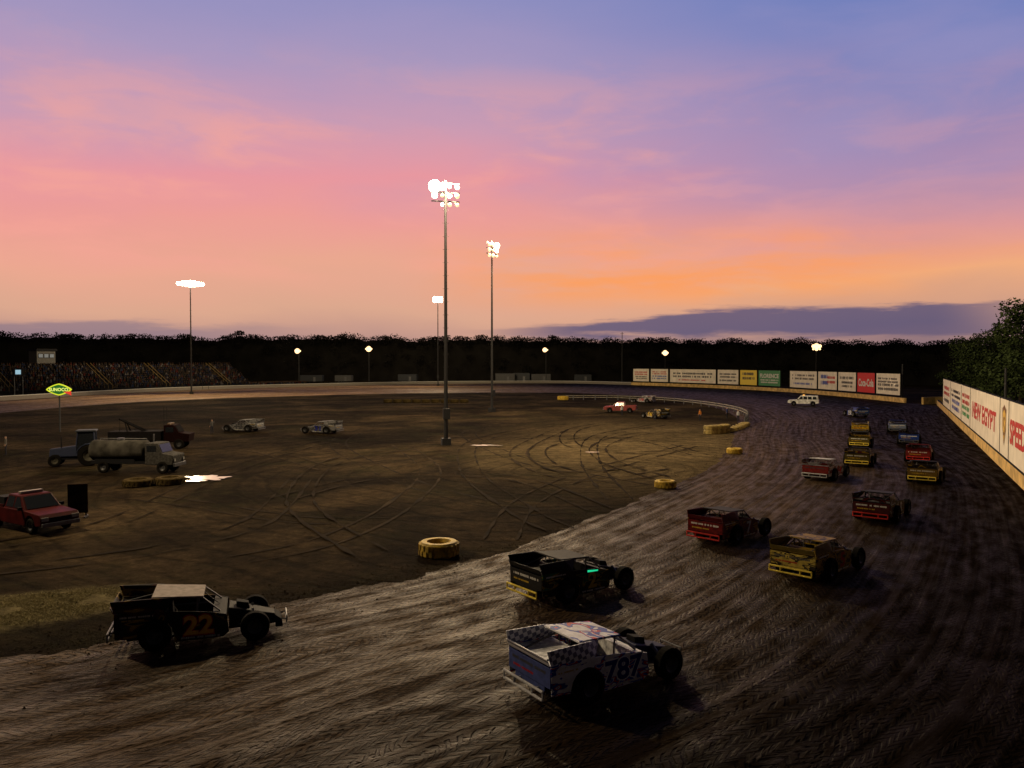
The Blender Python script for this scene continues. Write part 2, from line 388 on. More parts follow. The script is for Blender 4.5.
BERM = mat('loose_clay', (.042, .028, .015), 1, var=.7, scale=2, bump=.6)
mb = MB(); rnd = random.Random(11)
for i in range(12000):
    t = rnd.uniform(2.0, 8); a = edge(0, t); b = edge(1, t); d = (b-a).normalized()
    p = a + d*rnd.gauss(-.2, .9 if i % 4 else 3); s = rnd.uniform(.012, .035 if i % 14 else .07)
    ph = rnd.random()*6
    mb.add([(p.x+math.cos(ph+k*2.1)*s*rnd.uniform(.7, 1.3), p.y+math.sin(ph+k*2.1)*s*rnd.uniform(.7, 1.3), 0) for k in range(3)]+[(p.x, p.y, s*rnd.uniform(.5, 1.0))], [(0,1,3),(1,2,3),(2,0,3)])
o = mb.build('dirt_clods', BERM); tag(o, 'loose clods of clay thrown along the inside edge of the dirt track', 'dirt clods'); o['kind'] = 'stuff'

RUT = mat('rut_soil', (.018, .012, .0065), 1, var=.6, scale=1)
RUTL = mat('rut_brown', (.030, .020, .011), 1, var=.8, scale=.6)
def ribbon(pts, wd, m, z, gauge=.8):
    for s in (-gauge, gauge):
        mb = MB(); P = [cr(pts, i/80*(len(pts)-1)) for i in range(81)]; vs = []
        for i, p in enumerate(P):
            d = (P[min(80, i+1)]-P[max(0, i-1)]).normalized(); n = Vector((-d.y, d.x))
            ww = wd*max(.05, .5+1.3*noise.noise(Vector((p.x*.5+s, p.y*.5, 0))))
            for q in (-ww, ww):
                r = p+n*(s+q); vs.append((r.x, r.y, z))
        mb.add(vs, [(i*2, i*2+1, i*2+3, i*2+2) for i in range(80)]); o = mb.build('wheel_rut', m); o['kind'] = 'structure'
def GP(*l): return [tuple(G(x, y).xy) for x, y in l]
RL = [([(640,486),(560,470),(500,452),(470,432),(520,420),(600,416)], RUT), ([(590,520),(470,500),(380,470),(340,440),(400,420)], RUT),
    ([(700,455),(640,440),(560,436),(500,440)], RUTL), ([(420,520),(300,520),(200,505),(120,495)], RUT),
    ([(620,500),(590,460),(600,436),(660,425)], RUT), ([(240,560),(330,540),(400,505),(430,470),(400,445)], RUTL),
    ([(0,570),(90,560),(180,545),(260,520),(300,480)], RUT), ([(330,470),(250,450),(180,452)], RUTL),
    ([(500,540),(530,500),(600,470),(690,446)], RUTL), ([(0,545),(120,520),(230,470),(330,440)], RUT),
    ([(690,452),(620,452),(570,444),(580,428),(650,420),(710,426)], RUT), ([(680,470),(600,480),(540,470),(520,450),(560,430)], RUTL),
    ([(560,530),(520,510),(470,470),(480,440),(560,424)], RUT), ([(600,510),(520,480),(440,475),(360,480),(280,500)], RUT),
    ([(660,478),(610,462),(600,446),(640,434),(700,432)], RUTL), ([(380,560),(300,500),(340,460),(440,446)], RUT), ([(670,440),(600,438),(540,448),(560,470),(640,466)], RUT)]
for k, (l, m) in enumerate(RL): ribbon(GP(*l), .14, m, .010+.0042*k)

def blob(c, rx, ry, rot, m, name, z, kind='structure', n=90, wob=.35):
    mb = MB(); vs = [(c[0], c[1], z)]
    for i in range(n):
        t = 2*math.pi*i/n; q = 1+wob*noise.noise(Vector((math.cos(t)*1.6+c[0], math.sin(t)*1.6+c[1], 2)))*1.6+.5*wob*noise.noise(Vector((math.cos(t)*5, math.sin(t)*5, 5)))
        x, y = rx*q*math.cos(t), ry*q*math.sin(t)
        vs.append((c[0]+x*math.cos(rot)-y*math.sin(rot), c[1]+x*math.sin(rot)+y*math.cos(rot), z))
    mb.add(vs, [(0, i+1, (i+1) % n+1) for i in range(n)]); o = mb.build(name, m); o['kind'] = kind; return o
# short dry grass at the lower left
mb = MB(); rnd = random.Random(9); c0 = G(0, 612)
for i in range(26000):
    a = rnd.uniform(0, 6.28); q = rnd.random()**.5*rnd.uniform(.75, 1.05); x, y = 5.0*q*math.cos(a), 2.2*q*math.sin(a)
    p = Vector((c0.x+x*.868-y*.497, c0.y+x*.497+y*.868))
    if noise.noise(Vector((p.x*.9, p.y*.9, 0))) < -.25: continue
    h_ = rnd.uniform(.02, .05); b_ = rnd.uniform(0, 6.28); ww = .014
    mb.add([(p.x-ww*math.cos(b_), p.y-ww*math.sin(b_), 0), (p.x+ww*math.cos(b_), p.y+ww*math.sin(b_), 0), (p.x+rnd.gauss(0,.04), p.y+rnd.gauss(0,.04), h_)], [(0,1,2)])
o = mb.build('dry_grass', mat('grass_blade', (.27, .23, .11), .9, var=.4)); tag(o, 'patch of short dried grass at the left edge inside the track', 'grass'); o['kind'] = 'stuff'
WAT, wnt, wb = newmat('puddle_water'); wb.inputs['Base Color'].default_value = (.5, .5, .48, 1); wb.inputs['Roughness'].default_value = .1; wb.inputs['Specular IOR Level'].default_value = 1; wb.inputs['IOR'].default_value = 2.4
for px, py, rx, ry in ((207,479,1.5,1.1),(193,482,.8,.4),(186,478,.5,.3),(484,446,1.2,.5),(592,453,.6,.3)):
    blob(G(px, py), rx, ry, 0, WAT, 'puddle', .092, wob=.55)

# ------------------------------------------------------------ outer walls
CONC = mat('wall_concrete', (.2, .16, .10), .85, var=.35, scale=1.5, bump=.2)
RAILY = mat('yellow_wall', (.58, .38, .13), .8, var=.5, scale=1.0)
def wall_strip(pts, h, th, name, label, m, cap=None, mat2=None):
    root = thing(name, label, 'wall', (*pts[0], 0))
    o0 = Vector(pts[0]); mb = MB(); cp = MB()
    P = [Vector(p)-o0 for p in pts]; nn = []
    for i in range(len(P)):
        d = (P[min(len(P)-1, i+1)]-P[max(0, i-1)]).normalized(); nn.append(Vector((-d.y, d.x)))
    def strip(B, z0, z1, t):
        vs = []
        for p, n in zip(P, nn):
            for s, z in ((0,z0),(t,z0),(t,z1),(0,z1)):
                q = p-n*s; vs.append((q.x, q.y, z))
        B.add(vs, [(i*4+k, (i+1)*4+k, (i+1)*4+(k+1) % 4, i*4+(k+1) % 4) for i in range(len(P)-1) for k in range(4)]+[(0,1,2,3),(len(P)*4-1, len(P)*4-2, len(P)*4-3, len(P)*4-4)])
    strip(mb, 0, h, th); mb.build('wall_body', m, root)
    if cap:
        strip(cp, h+.003, h+.003+cap, th*.9); cp.build('wall_cap', mat2 or WHITE, root)
    return root
A0 = Vector((34,53)); A1 = Vector((84,158)); AD = (A1-A0).normalized()
S0 = A0-AD*26
wall_strip([tuple(S0+AD*(i*(A1-S0).length/20)) for i in range(21)], .95, .4, 'outer_wall', 'lit cream concrete wall along the right side of the track, under the lettered boards', RAILY, .1, DARK)
wall_strip([S0.to_tuple(),(16,14),(8,5),(-6,-3),(-28,-9)], 1.2, .4, 'outer_wall', 'low concrete wall below the stand on the near side of the track', CONC)
FW = [(81.5,166),(81.5,185),(80.5,206),(77.4,227),(70,251),(58,275),(44,296)]
wall_strip([cr(FW, i/24*6).to_tuple() for i in range(25)], 1.0, .4, 'outer_wall', 'curved cream wall round the far turn under the row of advertising boards', RAILY)
BW = [(44,296),(22,318),(-14,316),(-50,296),(-98,241),(-113,172),(-120,110)]
wall_strip([cr(BW, i/40*6).to_tuple() for i in range(41)], .9, .4, 'outer_wall', 'low pale wall along the back straight below the crowd', mat('grey_concrete', (.2,.18,.16), .85), .1, WHITE)
wall_strip([(82.5,161),(86,163),(92,164)], 1.4, .4, 'outer_wall', 'short pale wall at the gap between the two rows of boards', RAILY)

RED = mat('red_ink', (.5, .02, .02), .6); INK = mat('dark_ink', (.03, .03, .04), .6); BLUE = mat('blue_ink', (.04, .08, .4), .6); GREEN = mat('green_ink', (.03, .3, .09), .6)
BWH = mat('board_white', (.74, .67, .56), .6, var=.2, scale=.6); BY = mat('board_yellow', (.75, .55, .05), .6, var=.1); BG = mat('board_green', (.04, .22, .08), .6); BR = mat('board_red', (.55, .012, .012), .6, var=.1)
def board(p0, p1, z0, z1, m, label, texts, group=None):
    p0 = Vector(p0); p1 = Vector(p1); d = (p1-p0); ln = d.length; d.normalize(); c = (p0+p1)/2
    root = thing('billboard', label, 'billboard', (c.x, c.y, 0), math.atan2(d.y, d.x), group)
    mb = MB(); mb.box((0, .06, (z0+z1)/2), (ln-.12, .1, z1-z0)); mb.build('panel', m, root)
    fr = MB()
    for z in (z0-.04, z1+.04): fr.box((0, .06, z), (ln-.04, .16, .075))
    for x in (-ln/2+.03, ln/2-.03): fr.box((x, .06, (z0+z1)/2), (.055, .16, z1-z0))
    fr.build('frame', DARK, root)
    for x in (-ln/2+.5, ln/2-.5):
        ps = MB(); ps.box((x, .62, (z1)/2), (.16, .16, z1)); ps.build('post', POLE, root)
        ps = MB(); ps.box((x, .33, z1*.8), (.1, .42, .1)); ps.build('bracket', POLE, root)
    for i, (body, fx, fz, fw, fh, tm) in enumerate(texts):
        org = (fx*ln/2, -.006-.001*i, (z0+z1)/2+fz*(z1-z0)/2)
        if body: text_obj(body, root, org, (1,0,0), (0,0,1), fw*ln, fh*(z1-z0), tm, bold=.035)
        else: bars(root, org, (1,0,0), (0,0,1), fw*ln, fh*(z1-z0), tm, int(ln*100)+i*7+int(p0.x*10), rows=1 if fh < .3 else 2)
    return root
def onA(px):
    k = (px-512)/F; t = (k*A0.y-A0.x)/(AD.x-k*AD.y); return A0+AD*t - Vector((-AD.y, AD.x))*(-.02)
segs = [(943.5,951,BWH,'small white board at the far end of the right-hand wall',[(None,0,.2,.7,.4,RED),(None,0,-.5,.6,.2,INK)]),
 (951,962,BWH,'white board with black print, second from the far end of the right-hand wall',[(None,0,.3,.8,.3,INK),(None,0,-.4,.7,.4,BLUE)]),
 (962,971,BWH,'white board with red and green print beside the NEW EGYPT board',[(None,0,.3,.8,.35,RED),(None,0,-.35,.8,.35,GREEN)]),
 (971,1001,BWH,'long white board reading NEW EGYPT in red on the right-hand wall',[('NEW EGYPT',0,.0,.8,.40,RED)]),
 (1001,1010,BWH,'white board with a brown and gold shield emblem on the right-hand wall',[]),
 (1010,1047,BWH,'long white board reading SPEEDWAY in red at the right edge',[('SPEEDWAY',0,0,.92,.42,RED)])]
for a, b, m, lab, tx in segs:
    r = board(onA(a), onA(b), 1.15, 5.6, m, lab, tx)
    if 'shield' in lab:
        mb = MB(); sh = [(-1.1,1.2),(0,1.5),(1.1,1.2),(1.0,-.2),(0,-1.4),(-1.0,-.2)]
        mb.add([(x*1.1, -.006, 3.5+z*1.1) for x, z in sh], [tuple(range(6))]); mb.build('emblem', mat('emblem_brown', (.16,.07,.02), .6), r)
        mb = MB(); mb.add([(x*.85, -.009, 3.5+z*.85) for x, z in sh], [tuple(range(6))]); mb.build('emblem_shield', mat('emblem_gold', (.65,.4,.06), .6), r)
        text_obj('S', r, (0,-.013,3.5), (1,0,0), (0,0,1), 1.0, 1.5, mat('emblem_brown', (.16,.07,.02)))
FWs = [cr(FW, i/200*6) for i in range(201)]
def onF(px):
    k = (px-512)/F
    return min(FWs, key=lambda p: abs(p.x/p.y-k))
far = [(633,650,BWH,'leftmost board of the far turn, white with red print',[(None,0,.3,.8,.35,RED),(None,0,-.4,.7,.3,INK)]),
 (651,669,BWH,'white board with a red header, second from the left on the far turn',[(None,0,.4,.8,.3,RED),(None,0,-.3,.8,.35,BLUE)]),
 (670,716,BWH,'longest white board on the far turn with dark script lettering',[(None,0,.15,.85,.45,INK),(None,0,-.6,.6,.16,RED)]),
 (717,739,BWH,'white board with dark print left of the yellow board',[(None,0,.2,.8,.4,INK),(None,0,-.5,.8,.2,INK)]),
 (740,757,BY,'yellow board with dark logo on the far turn',[(None,0,.2,.7,.6,INK)]),
 (758,780,BG,'green board with white lettering on the far turn',[('FLORENCE',0,.3,.86,.28,WHITE),(None,0,-.4,.8,.3,WHITE)]),
 (790,817,BWH,'white board with small print just right of the gap in the far boards',[(None,0,.3,.8,.4,INK),(None,0,-.5,.7,.2,BLUE)]),
 (818,837,BWH,'white board with blue and red flag design on the far turn',[(None,-.3,.1,.4,.7,BLUE),(None,.4,.1,.4,.5,RED)]),
 (838,857,BWH,'white board with dark print left of the solid red board',[(None,0,.4,.8,.25,INK),(None,0,-.3,.6,.4,INK)]),
 (858,875,BR,'solid red drinks board with white script',[('Coca-Cola',0,0,.86,.4,WHITE)]),
 (876,901,BWH,'white board with black print at the right end of the far turn boards',[(None,0,.35,.85,.3,INK),(None,0,-.3,.85,.4,INK)])]
for a, b, m, lab, tx in far:
    board(onF(a)+Vector((-.1,-.1)), onF(b)+Vector((-.1,-.1)), 1.5, 6.0, m, lab, tx)

# ------------------------------------------------------------ light poles
def add_light(loc, power, col=(1,.76,.44), rad=.8):
    ld = bpy.data.lights.new('floodlight', 'POINT'); ld.energy = power; ld.color = col; ld.shadow_soft_size = rad
    o = bpy.data.objects.new('floodlight', ld); C.objects.link(o); o.location = loc; return o
def light_pole(x, y, h, label, rows=3, cols=4, power=60000, face=-math.pi/2, lens=LENS, lr=.34, rad=.22, boxy=True, dim=(), gap=.72, size={}, dz=1.3):
    root = thing('light_pole', label, 'light pole', (x, y, 0), face+math.pi/2, 'light poles round the speedway')
    mb = MB(); mb.tube((0,0,0), (0,0,h+.3), rad, rad*.55, 10); mb.build('pole', POLE, root, smooth=False)
    mb = MB(); mb.box((0,0,.35), (.9,.9,.7)); mb.build('footing', POLE, root)
    if boxy:
        mb = MB(); mb.box((0,-.3,3.2), (.7,.35,1.1)); mb.build('control_box', POLE, root, bevel=.02)
        mb = MB()
        for k in range(14): mb.tube((-.3,0,h*.25+k*h*.05), (.3,0,h*.25+k*h*.05), .02, n=5)
        mb.build('climbing_pegs', POLE, root)
    W = cols*gap
    for r in range(rows):
        z = h-r*.9
        mb = MB(); mb.box((0,0,z), (W,.1,.12)); mb.build('crossarm', POLE, root)
        for c_ in range(cols):
            q = size.get((r, c_), 1)
            if q == 0: continue
            xx = (c_-(cols-1)/2)*gap
            tilt = R(35); yaw = (c_-(cols-1)/2)*.25
            f = Vector((math.sin(yaw), -math.cos(yaw)*math.cos(tilt), -math.sin(tilt))); l_ = lr*q
            c0 = Vector((xx, -.12, z-.25)); mb = MB()
            mb.tube(c0-f*.12, c0+f*.22, l_*.45, l_, 12); mb.tube((xx,0,z), c0-f*.08, .03, n=5)
            lamp = mb.build('lamp', POLE, root)
            mb = MB(); mb.ball(c0+f*.2, l_*.93, 12, 8); mb.build('lens', LENSM if (r, c_) in dim else lens, lamp, smooth=True)
    if power: add_light((x+math.cos(face)*.8, y+math.sin(face)*.8, h+dz), power)
p1 = G(446, 445); light_pole(p1.x, p1.y, 26.6, 'tallest light pole in the frame, standing in the middle of the infield', 3, 4, 72000, R(-75), lr=.31, gap=.72, dim=((2,2),(1,3),(2,3),(1,1)), size={(0,0):2.2,(1,0):1.1,(0,1):1.4,(1,1):.7,(2,0):0,(2,1):.6,(0,2):.6,(0,3):.8,(1,2):.8,(1,3):.9,(2,2):.8,(2,3):.7})
p2 = G(492, 412); light_pole(p2.x, p2.y, 28.6, 'second tall light pole just right of the tallest, deeper in the infield', 3, 3, 62000, R(-40), dim=((0,0),(0,1),(1,0),(2,0),(2,1),(1,1),(2,2)), lr=.32, gap=.9, size={(0,2):1.7,(1,2):1.0,(1,1):.7,(2,2):.7})
light_pole(-85, 212, 29.5, 'light pole above the crowd at the left with a wide bright bank', 1, 7, 95000, R(-62), lr=.85, gap=.95, size={(0,0):.6,(0,1):.8,(0,3):1.15,(0,5):.8,(0,6):.6})
light_pole((438-512)/F*285, 285, 31.5, 'far light pole seen beside the tallest pole, low bright lamp bank', 2, 3, 60000, R(-90), lr=.65, gap=1.1)
light_pole(-42, 42, 27, 'light pole in the near infield left of the frame', 3, 4, 50000, R(-30))
for px, D, py, n in ((299,290,350,2),(369,300,348,3),(546,330,349,2),(665,318,352,3),(816,250,345,4)):
    light_pole((px-512)/F*D, D, H+(HOR-py)*D/F, {299:'short light pole left of centre beyond the back straight',369:'short double light pole beyond the back straight, left of the tallest pole',546:'small dim light pole in front of the wood, right of the tall pair',665:'short light pole behind the leftmost far turn boards',816:'light pole with a tight cluster of lamps behind the far turn boards'}[px], 1 if n < 4 else 2, n if n < 4 else 3, 0, lens=LENSF, lr=.6, rad=.13, boxy=False, gap=.95, size={(0,1):1.9,(0,0):.6,(0,2):.6} if n == 3 else ({(0,0):1.7,(0,1):.6} if n == 2 else {(0,1):1.6,(1,0):.6,(1,2):.6}))

for px, D, ty, lab in ((622,335,332,'bare dark utility pole against the sky left of the far boards'),(902.5,170,364,'dark post at the right end of the far turn boards'),(1006,95,368,'thin dark pole rising behind the right-hand wall')):
    mb = MB(); h = H+(HOR-ty)*D/F; mb.tube((0,0,0), (0,0,h), .22, .13, 8); mb.box((0,0,h-.7), (1.6 if D > 300 else .3,.12,.12))
    o = mb.build('utility_pole', POLE); o.location = ((px-512)/F*D, D, 0); tag(o, lab, 'pole')

# ------------------------------------------------------------ trees
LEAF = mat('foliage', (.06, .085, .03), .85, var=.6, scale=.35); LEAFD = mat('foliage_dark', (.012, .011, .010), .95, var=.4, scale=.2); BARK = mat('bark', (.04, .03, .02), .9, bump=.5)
def leafquads(mb, c, r, n, s, rnd):
    for _ in range(n):
        d = Vector((rnd.gauss(0,1), rnd.gauss(0,1), rnd.gauss(0,1))).normalized()
        q = Vector(c)+Vector((d.x*r[0], d.y*r[1], d.z*r[2]))*rnd.uniform(.55, 1.08)
        a = Vector((rnd.uniform(-1,1), rnd.uniform(-1,1), rnd.uniform(-1,1))).normalized()*s*rnd.uniform(.6, 1.3)
        b = a.orthogonal().normalized()*s*rnd.uniform(.4, 1)
        mb.add([q-a, q+b, q+a, q-b], [(0,1,2,3)])
def tree(x, y, h, r, label, seed, s=.24, nc=46, n=150, group=None):
    rnd = random.Random(seed); root = thing('tree', label, 'tree', (x, y, 0), 0, group)
    mb = MB(); mb.tube((0,0,0), (.1,.1,h*.35), .38, .26, 9); mb.tube((.1,.1,h*.35), (-.1,.2,h*.8), .26, .08, 8); cs = []
    for i in range(nc):
        a = rnd.uniform(0, 6.28); zz = rnd.uniform(.2, .97); rr = r*math.sqrt(max(.08, 1-((zz-.5)/.55)**2))*rnd.uniform(.3, .95)
        c = Vector((math.cos(a)*rr, math.sin(a)*rr, h*zz)); cs.append(c)
        if i % 2 == 0: mb.tube((0,.1,h*min(.75, zz*.75)), c, .1, .03, 5)
    mb.build('trunk', BARK, root); cb = MB()
    for c in cs:
        q = r*rnd.uniform(.18, .36); leafquads(cb, c, (q, q, q*.75), n, s, rnd)
    cb.build('crown', LEAF, root); return root
tree(73, 112, 16.8, 7.2, 'large leafy tree at the right edge, rising above the lettered wall', 1)
tree(84, 132, 14.8, 6.5, 'rounded tree just left of the large tree at the right edge', 2)
tree(95, 160, 14.0, 6, 'dark tree behind the far end of the right-hand wall', 3)
tree(104, 182, 13.6, 6, 'dark tree in the gap between the far boards and the right-hand wall', 4)
tree(79, 115, 11, 5.5, 'low bushy tree under the large tree at the right edge', 5)
WP = [(-420,250),(-300,320),(-190,352),(-80,350),(20,352),(90,345),(140,300),(170,240),(180,180),(165,120)]
WHt = [24.5,24.5,22.5,22,21,20,18,16.5,15,14]
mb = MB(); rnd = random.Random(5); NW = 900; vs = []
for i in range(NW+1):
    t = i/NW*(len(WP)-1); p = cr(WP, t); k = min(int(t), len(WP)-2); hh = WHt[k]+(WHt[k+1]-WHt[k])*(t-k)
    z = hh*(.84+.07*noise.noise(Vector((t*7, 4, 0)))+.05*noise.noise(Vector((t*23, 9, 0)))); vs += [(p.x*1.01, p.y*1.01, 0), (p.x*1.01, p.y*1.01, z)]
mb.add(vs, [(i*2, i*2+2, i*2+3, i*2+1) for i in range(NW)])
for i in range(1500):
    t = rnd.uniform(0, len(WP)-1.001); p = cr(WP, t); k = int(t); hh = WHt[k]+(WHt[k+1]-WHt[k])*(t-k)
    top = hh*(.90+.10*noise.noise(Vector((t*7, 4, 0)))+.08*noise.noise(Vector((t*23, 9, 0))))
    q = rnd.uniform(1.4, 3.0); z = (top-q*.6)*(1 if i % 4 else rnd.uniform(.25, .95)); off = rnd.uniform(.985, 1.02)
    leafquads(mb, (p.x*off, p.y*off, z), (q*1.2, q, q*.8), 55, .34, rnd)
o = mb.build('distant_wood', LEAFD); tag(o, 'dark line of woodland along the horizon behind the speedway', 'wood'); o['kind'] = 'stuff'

# ------------------------------------------------------------ race cars
def arc(cx, cz, r, a0, a1, n=9):
    return [(cx+r*math.cos(R(a0+(a1-a0)*i/(n-1))), cz+r*math.sin(R(a0+(a1-a0)*i/(n-1)))) for i in range(n)]
SIDE = [(-2.34,.40),(-1.76,.36)] + arc(-1.25,.40,.50,176,4) + [(-.73,.18),(.62,.20),(.80,.34),(.74,.88),(.3,.98),(-.3,1.06),(-1.2,1.12),(-2.36,1.16)]
PM = {}
def part_mesh(key, fn):
    if key not in PM: PM[key] = fn()
    return PM[key]
def child(key, name, parent, m, fn, loc=(0,0,0), smooth=False, bevel=0):
    def mk():
        mb = MB(); fn(mb); return mb.mesh(name, RUBBER, smooth)
    me = part_mesh(key, mk).copy(); me.materials.clear(); me.materials.append(m)
    o = bpy.data.objects.new(name, me); C.objects.link(o); o.parent = parent; o.location = loc
    if bevel:
        md = o.modifiers.new('Bevel', 'BEVEL'); md.width = bevel; md.segments = 2; md.limit_method = 'ANGLE'
    return o
def tyre_prof(r, w, ri): return [(-w/2*.8, ri), (-w/2, ri+.06), (-w/2, r-.06), (-w/2+.05, r), (w/2-.05, r), (w/2, r-.06), (w/2, ri+.06), (w/2*.8, ri)]
def wheel(root, x, y, r, wd, rimc, key, nm='wheel', n=28):
    ri = r*.5
    o = child(key+'t', nm, root, RUBBER, lambda mb: mb.lathe(tyre_prof(r, wd, ri), (0,0,0), 'y', n), (x, y, r), smooth=False)
    s = 1 if y > 0 else -1
    def rim(mb):
        mb.lathe([(s*wd*.1, .05), (s*wd*.12, ri*.5), (s*wd*.36, ri*.9), (s*wd*.42, ri+.005), (s*wd*.38, ri+.005), (s*wd*.05, ri*.7), (-s*wd*.38, ri+.003), (-s*wd*.3, ri*.9), (s*wd*.06, .05)], (0,0,0), 'y', 20)
        mb.lathe([(s*wd*.05, .001), (s*wd*.22, .001), (s*wd*.2, .07), (s*wd*.05, .08)], (0,0,0), 'y', 10, closed=False)
    child(key+'r%d' % s, 'rim', o, rimc, rim)
    return o
RIMD = mat('rim_dark', (.05,.05,.055), .5, .3)
def race_car(loc, hd, label, cols, number, numc, rearm=None, roofm=None, sailm=None, rimc=None, seed=0.0, trim=None, strip=None, dirt=.8, lscale=1.5, outline=None, hoodm=None, group='open-wheel dirt race cars circulating on the track'):
    root = thing('race_car', label, 'race car', (loc[0], loc[1], 0.01), R(hd), group)
    body = livery('livery', cols, lscale, seed, dirt=dirt); c1 = mat('paint_%02d_%02d_%02d' % tuple(int(c*99) for c in cols[0]), cols[0], .7, var=.6, spec=.12)
    rearm = rearm or c1; roofm = roofm or c1; sailm = sailm or body; rimc = rimc or RIMD; trim = trim or METAL; hoodm = hoodm or body
    if roofm == 'livery': roofm = body
    for s in (-1, 1):
        child('side%d' % s, 'side_panel', root, body, lambda mb: mb.prism(SIDE, s*.95, s*.92), bevel=.008)
        def sail(mb):
            b = [(-2.36,1.165),(-2.46,1.52),(-1.3,1.50),(-.72,1.43),(-.98,1.11)]; ys = [.945,.93,.86,.72,.945]
            n = 5; v = [(p[0], s*y, p[1]) for p, y in zip(b, ys)]+[(p[0], s*(y-.025), p[1]) for p, y in zip(b, ys)]
            mb.add(v, [tuple(range(n)), tuple(range(2*n-1, n-1, -1))]+[(i, (i+1) % n, (i+1) % n+n, i+n) for i in range(n)])
        child('sail%d' % s, 'sail_panel', root, sailm, sail)
        if outline: text_obj(number, root, (-.06, s*.9545, .64), (-s, 0, 0), (0,0,1), .45*len(number), .66, outline, 'number_outline', bold=.06)
        text_obj(number, root, (-.06, s*.958, .64), (-s, 0, 0), (0,0,1), .42*len(number), .58, numc, 'number_decal', bold=.03)
        bars(root, (-1.75, s*.9535, 1.03), (-s,0,0), (0,0,1), .9, .09, WHITE, int(seed*10)+s+3, 1)
        bars(root, (-1.85, s*.9535, .93), (-s,0,0), (0,0,1), .6, .07, YLm, int(seed*10)+s+4, 1)
        bars(root, (.0, s*.9535, .27), (-s,0,0), (0,0,1), 1.1, .09, WHITE, int(seed*10)+s+7, 1)
        wheel(root, -1.25, s*.93, .45, .42, rimc, 'rw')
        wheel(root, 1.55, s*.90, .43, .32, rimc, 'fw')
        def axle(mb):
            mb.tube((1.55, s*.2, .42), (1.55, s*.8, .41), .045, n=6); mb.tube((1.0, s*.36, .38), (1.55, s*.76, .38), .03, n=6); mb.tube((1.85, s*.3, .5), (1.55, s*.72, .5), .025, n=6)
            mb.tube((1.48, s*.3, .78), (1.54, s*.66, .45), .05, n=6)
        child('ax%d' % s, 'suspension_arm', root, METAL, axle)
        if strip:
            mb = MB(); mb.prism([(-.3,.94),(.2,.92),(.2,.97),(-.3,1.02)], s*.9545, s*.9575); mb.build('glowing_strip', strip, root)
    child('hood', 'hood', root, hoodm, lambda mb: mb.hexa([(.78,-.46,.26),(2.15,-.30,.26),(2.15,.30,.26),(.78,.46,.26),(.78,-.44,.92),(2.15,-.26,.56),(2.15,.26,.56),(.78,.44,.92)]), bevel=.03)
    child('nose', 'nose', root, DARK if hoodm is not body else c1, lambda mb: mb.hexa([(2.155,-.5,.2),(2.38,-.46,.18),(2.38,.46,.18),(2.155,.5,.2),(2.155,-.34,.54),(2.36,-.34,.38),(2.36,.34,.38),(2.155,.34,.54)]), bevel=.02)
    child('scoop', 'air_cleaner', root, DARK, lambda mb: mb.hexa([(1.0,-.2,.84),(1.4,-.18,.70),(1.4,.18,.70),(1.0,.2,.84),(1.0,-.17,1.02),(1.36,-.14,.94),(1.36,.14,.94),(1.0,.17,1.02)]), bevel=.02)
    child('cowl', 'cowl', root, c1, lambda mb: mb.hexa([(.34,-.915,.5),(.72,-.915,.5),(.72,.915,.5),(.34,.915,.5),(.34,-.915,.96),(.72,-.915,.87),(.72,.915,.87),(.34,.915,.96)]))
    child('floor', 'floor_pan', root, DARK, lambda mb: mb.box((-.7,0,.3), (2.7,1.5,.06)))
    child('deck', 'rear_deck', root, c1, lambda mb: mb.hexa([(-2.32,-.915,1.10),(-1.0,-.915,1.06),(-1.0,.915,1.06),(-2.32,.915,1.10),(-2.32,-.915,1.13),(-1.0,-.915,1.09),(-1.0,.915,1.09),(-2.32,.915,1.13)]))
    child('bulkhead', 'bulkhead', root, DARK, lambda mb: mb.box((-1.05,0,.76), (.03,1.8,.56)))
    child('roof', 'roof', root, roofm, lambda mb: mb.hexa([(-1.38,-.77,1.475),(.08,-.66,1.37),(.08,.66,1.37),(-1.38,.77,1.475),(-1.36,-.75,1.52),(.06,-.64,1.41),(.06,.64,1.41),(-1.36,.75,1.52)]), bevel=.012)
    def cage(mb):
        for s in (-1, 1):
            mb.tube((.54, s*.7, .93), (.02, s*.62, 1.37), .028, n=7); mb.tube((-.95, s*.64, .35), (-.95, s*.64, 1.44), .03, n=7)
            mb.tube((-.95, s*.64, 1.44), (.02, s*.62, 1.37), .028, n=7); mb.tube((-.95, s*.6, 1.34), (-2.2, s*.5, 1.12), .028, n=7)
            mb.tube((-.95, s*.78, .8), (.34, s*.78, .8), .028, n=7); mb.tube((-.2, s*.64, .35), (-.1, s*.63, 1.37), .024, n=7)
        for x, z in ((-.95,1.42),(.02,1.36),(-.95,.85),(.4,.90),(-2.2,.62)): mb.tube((x,-.6,z), (x,.6,z), .026, n=7)
        mb.tube((-.95,-.58,.5), (-.95,.58,1.4), .024, n=7); mb.tube((.5,0,.95), (.04,0,1.37), .014, n=6)
    child('cage', 'roll_cage', root, METAL, cage)
    child('seat', 'seat', root, DARK, lambda mb: (mb.hexa([(-.8,-.24,.35),(-.25,-.24,.35),(-.25,.24,.35),(-.8,.24,.35),(-.85,-.24,.45),(-.25,-.24,.47),(-.25,.24,.47),(-.85,.24,.45)]), mb.hexa([(-.88,-.26,.45),(-.78,-.26,.45),(-.78,.26,.45),(-.88,.26,.45),(-.93,-.18,1.2),(-.85,-.18,1.2),(-.85,.18,1.2),(-.93,.18,1.2)])), bevel=.03)
    child('rear', 'rear_panel', root, rearm, lambda mb: (mb.box((-2.35,0,.83), (.03,1.84,.5)), mb.box((-2.33,.0,.5), (.03,1.3,.12))), bevel=.006)
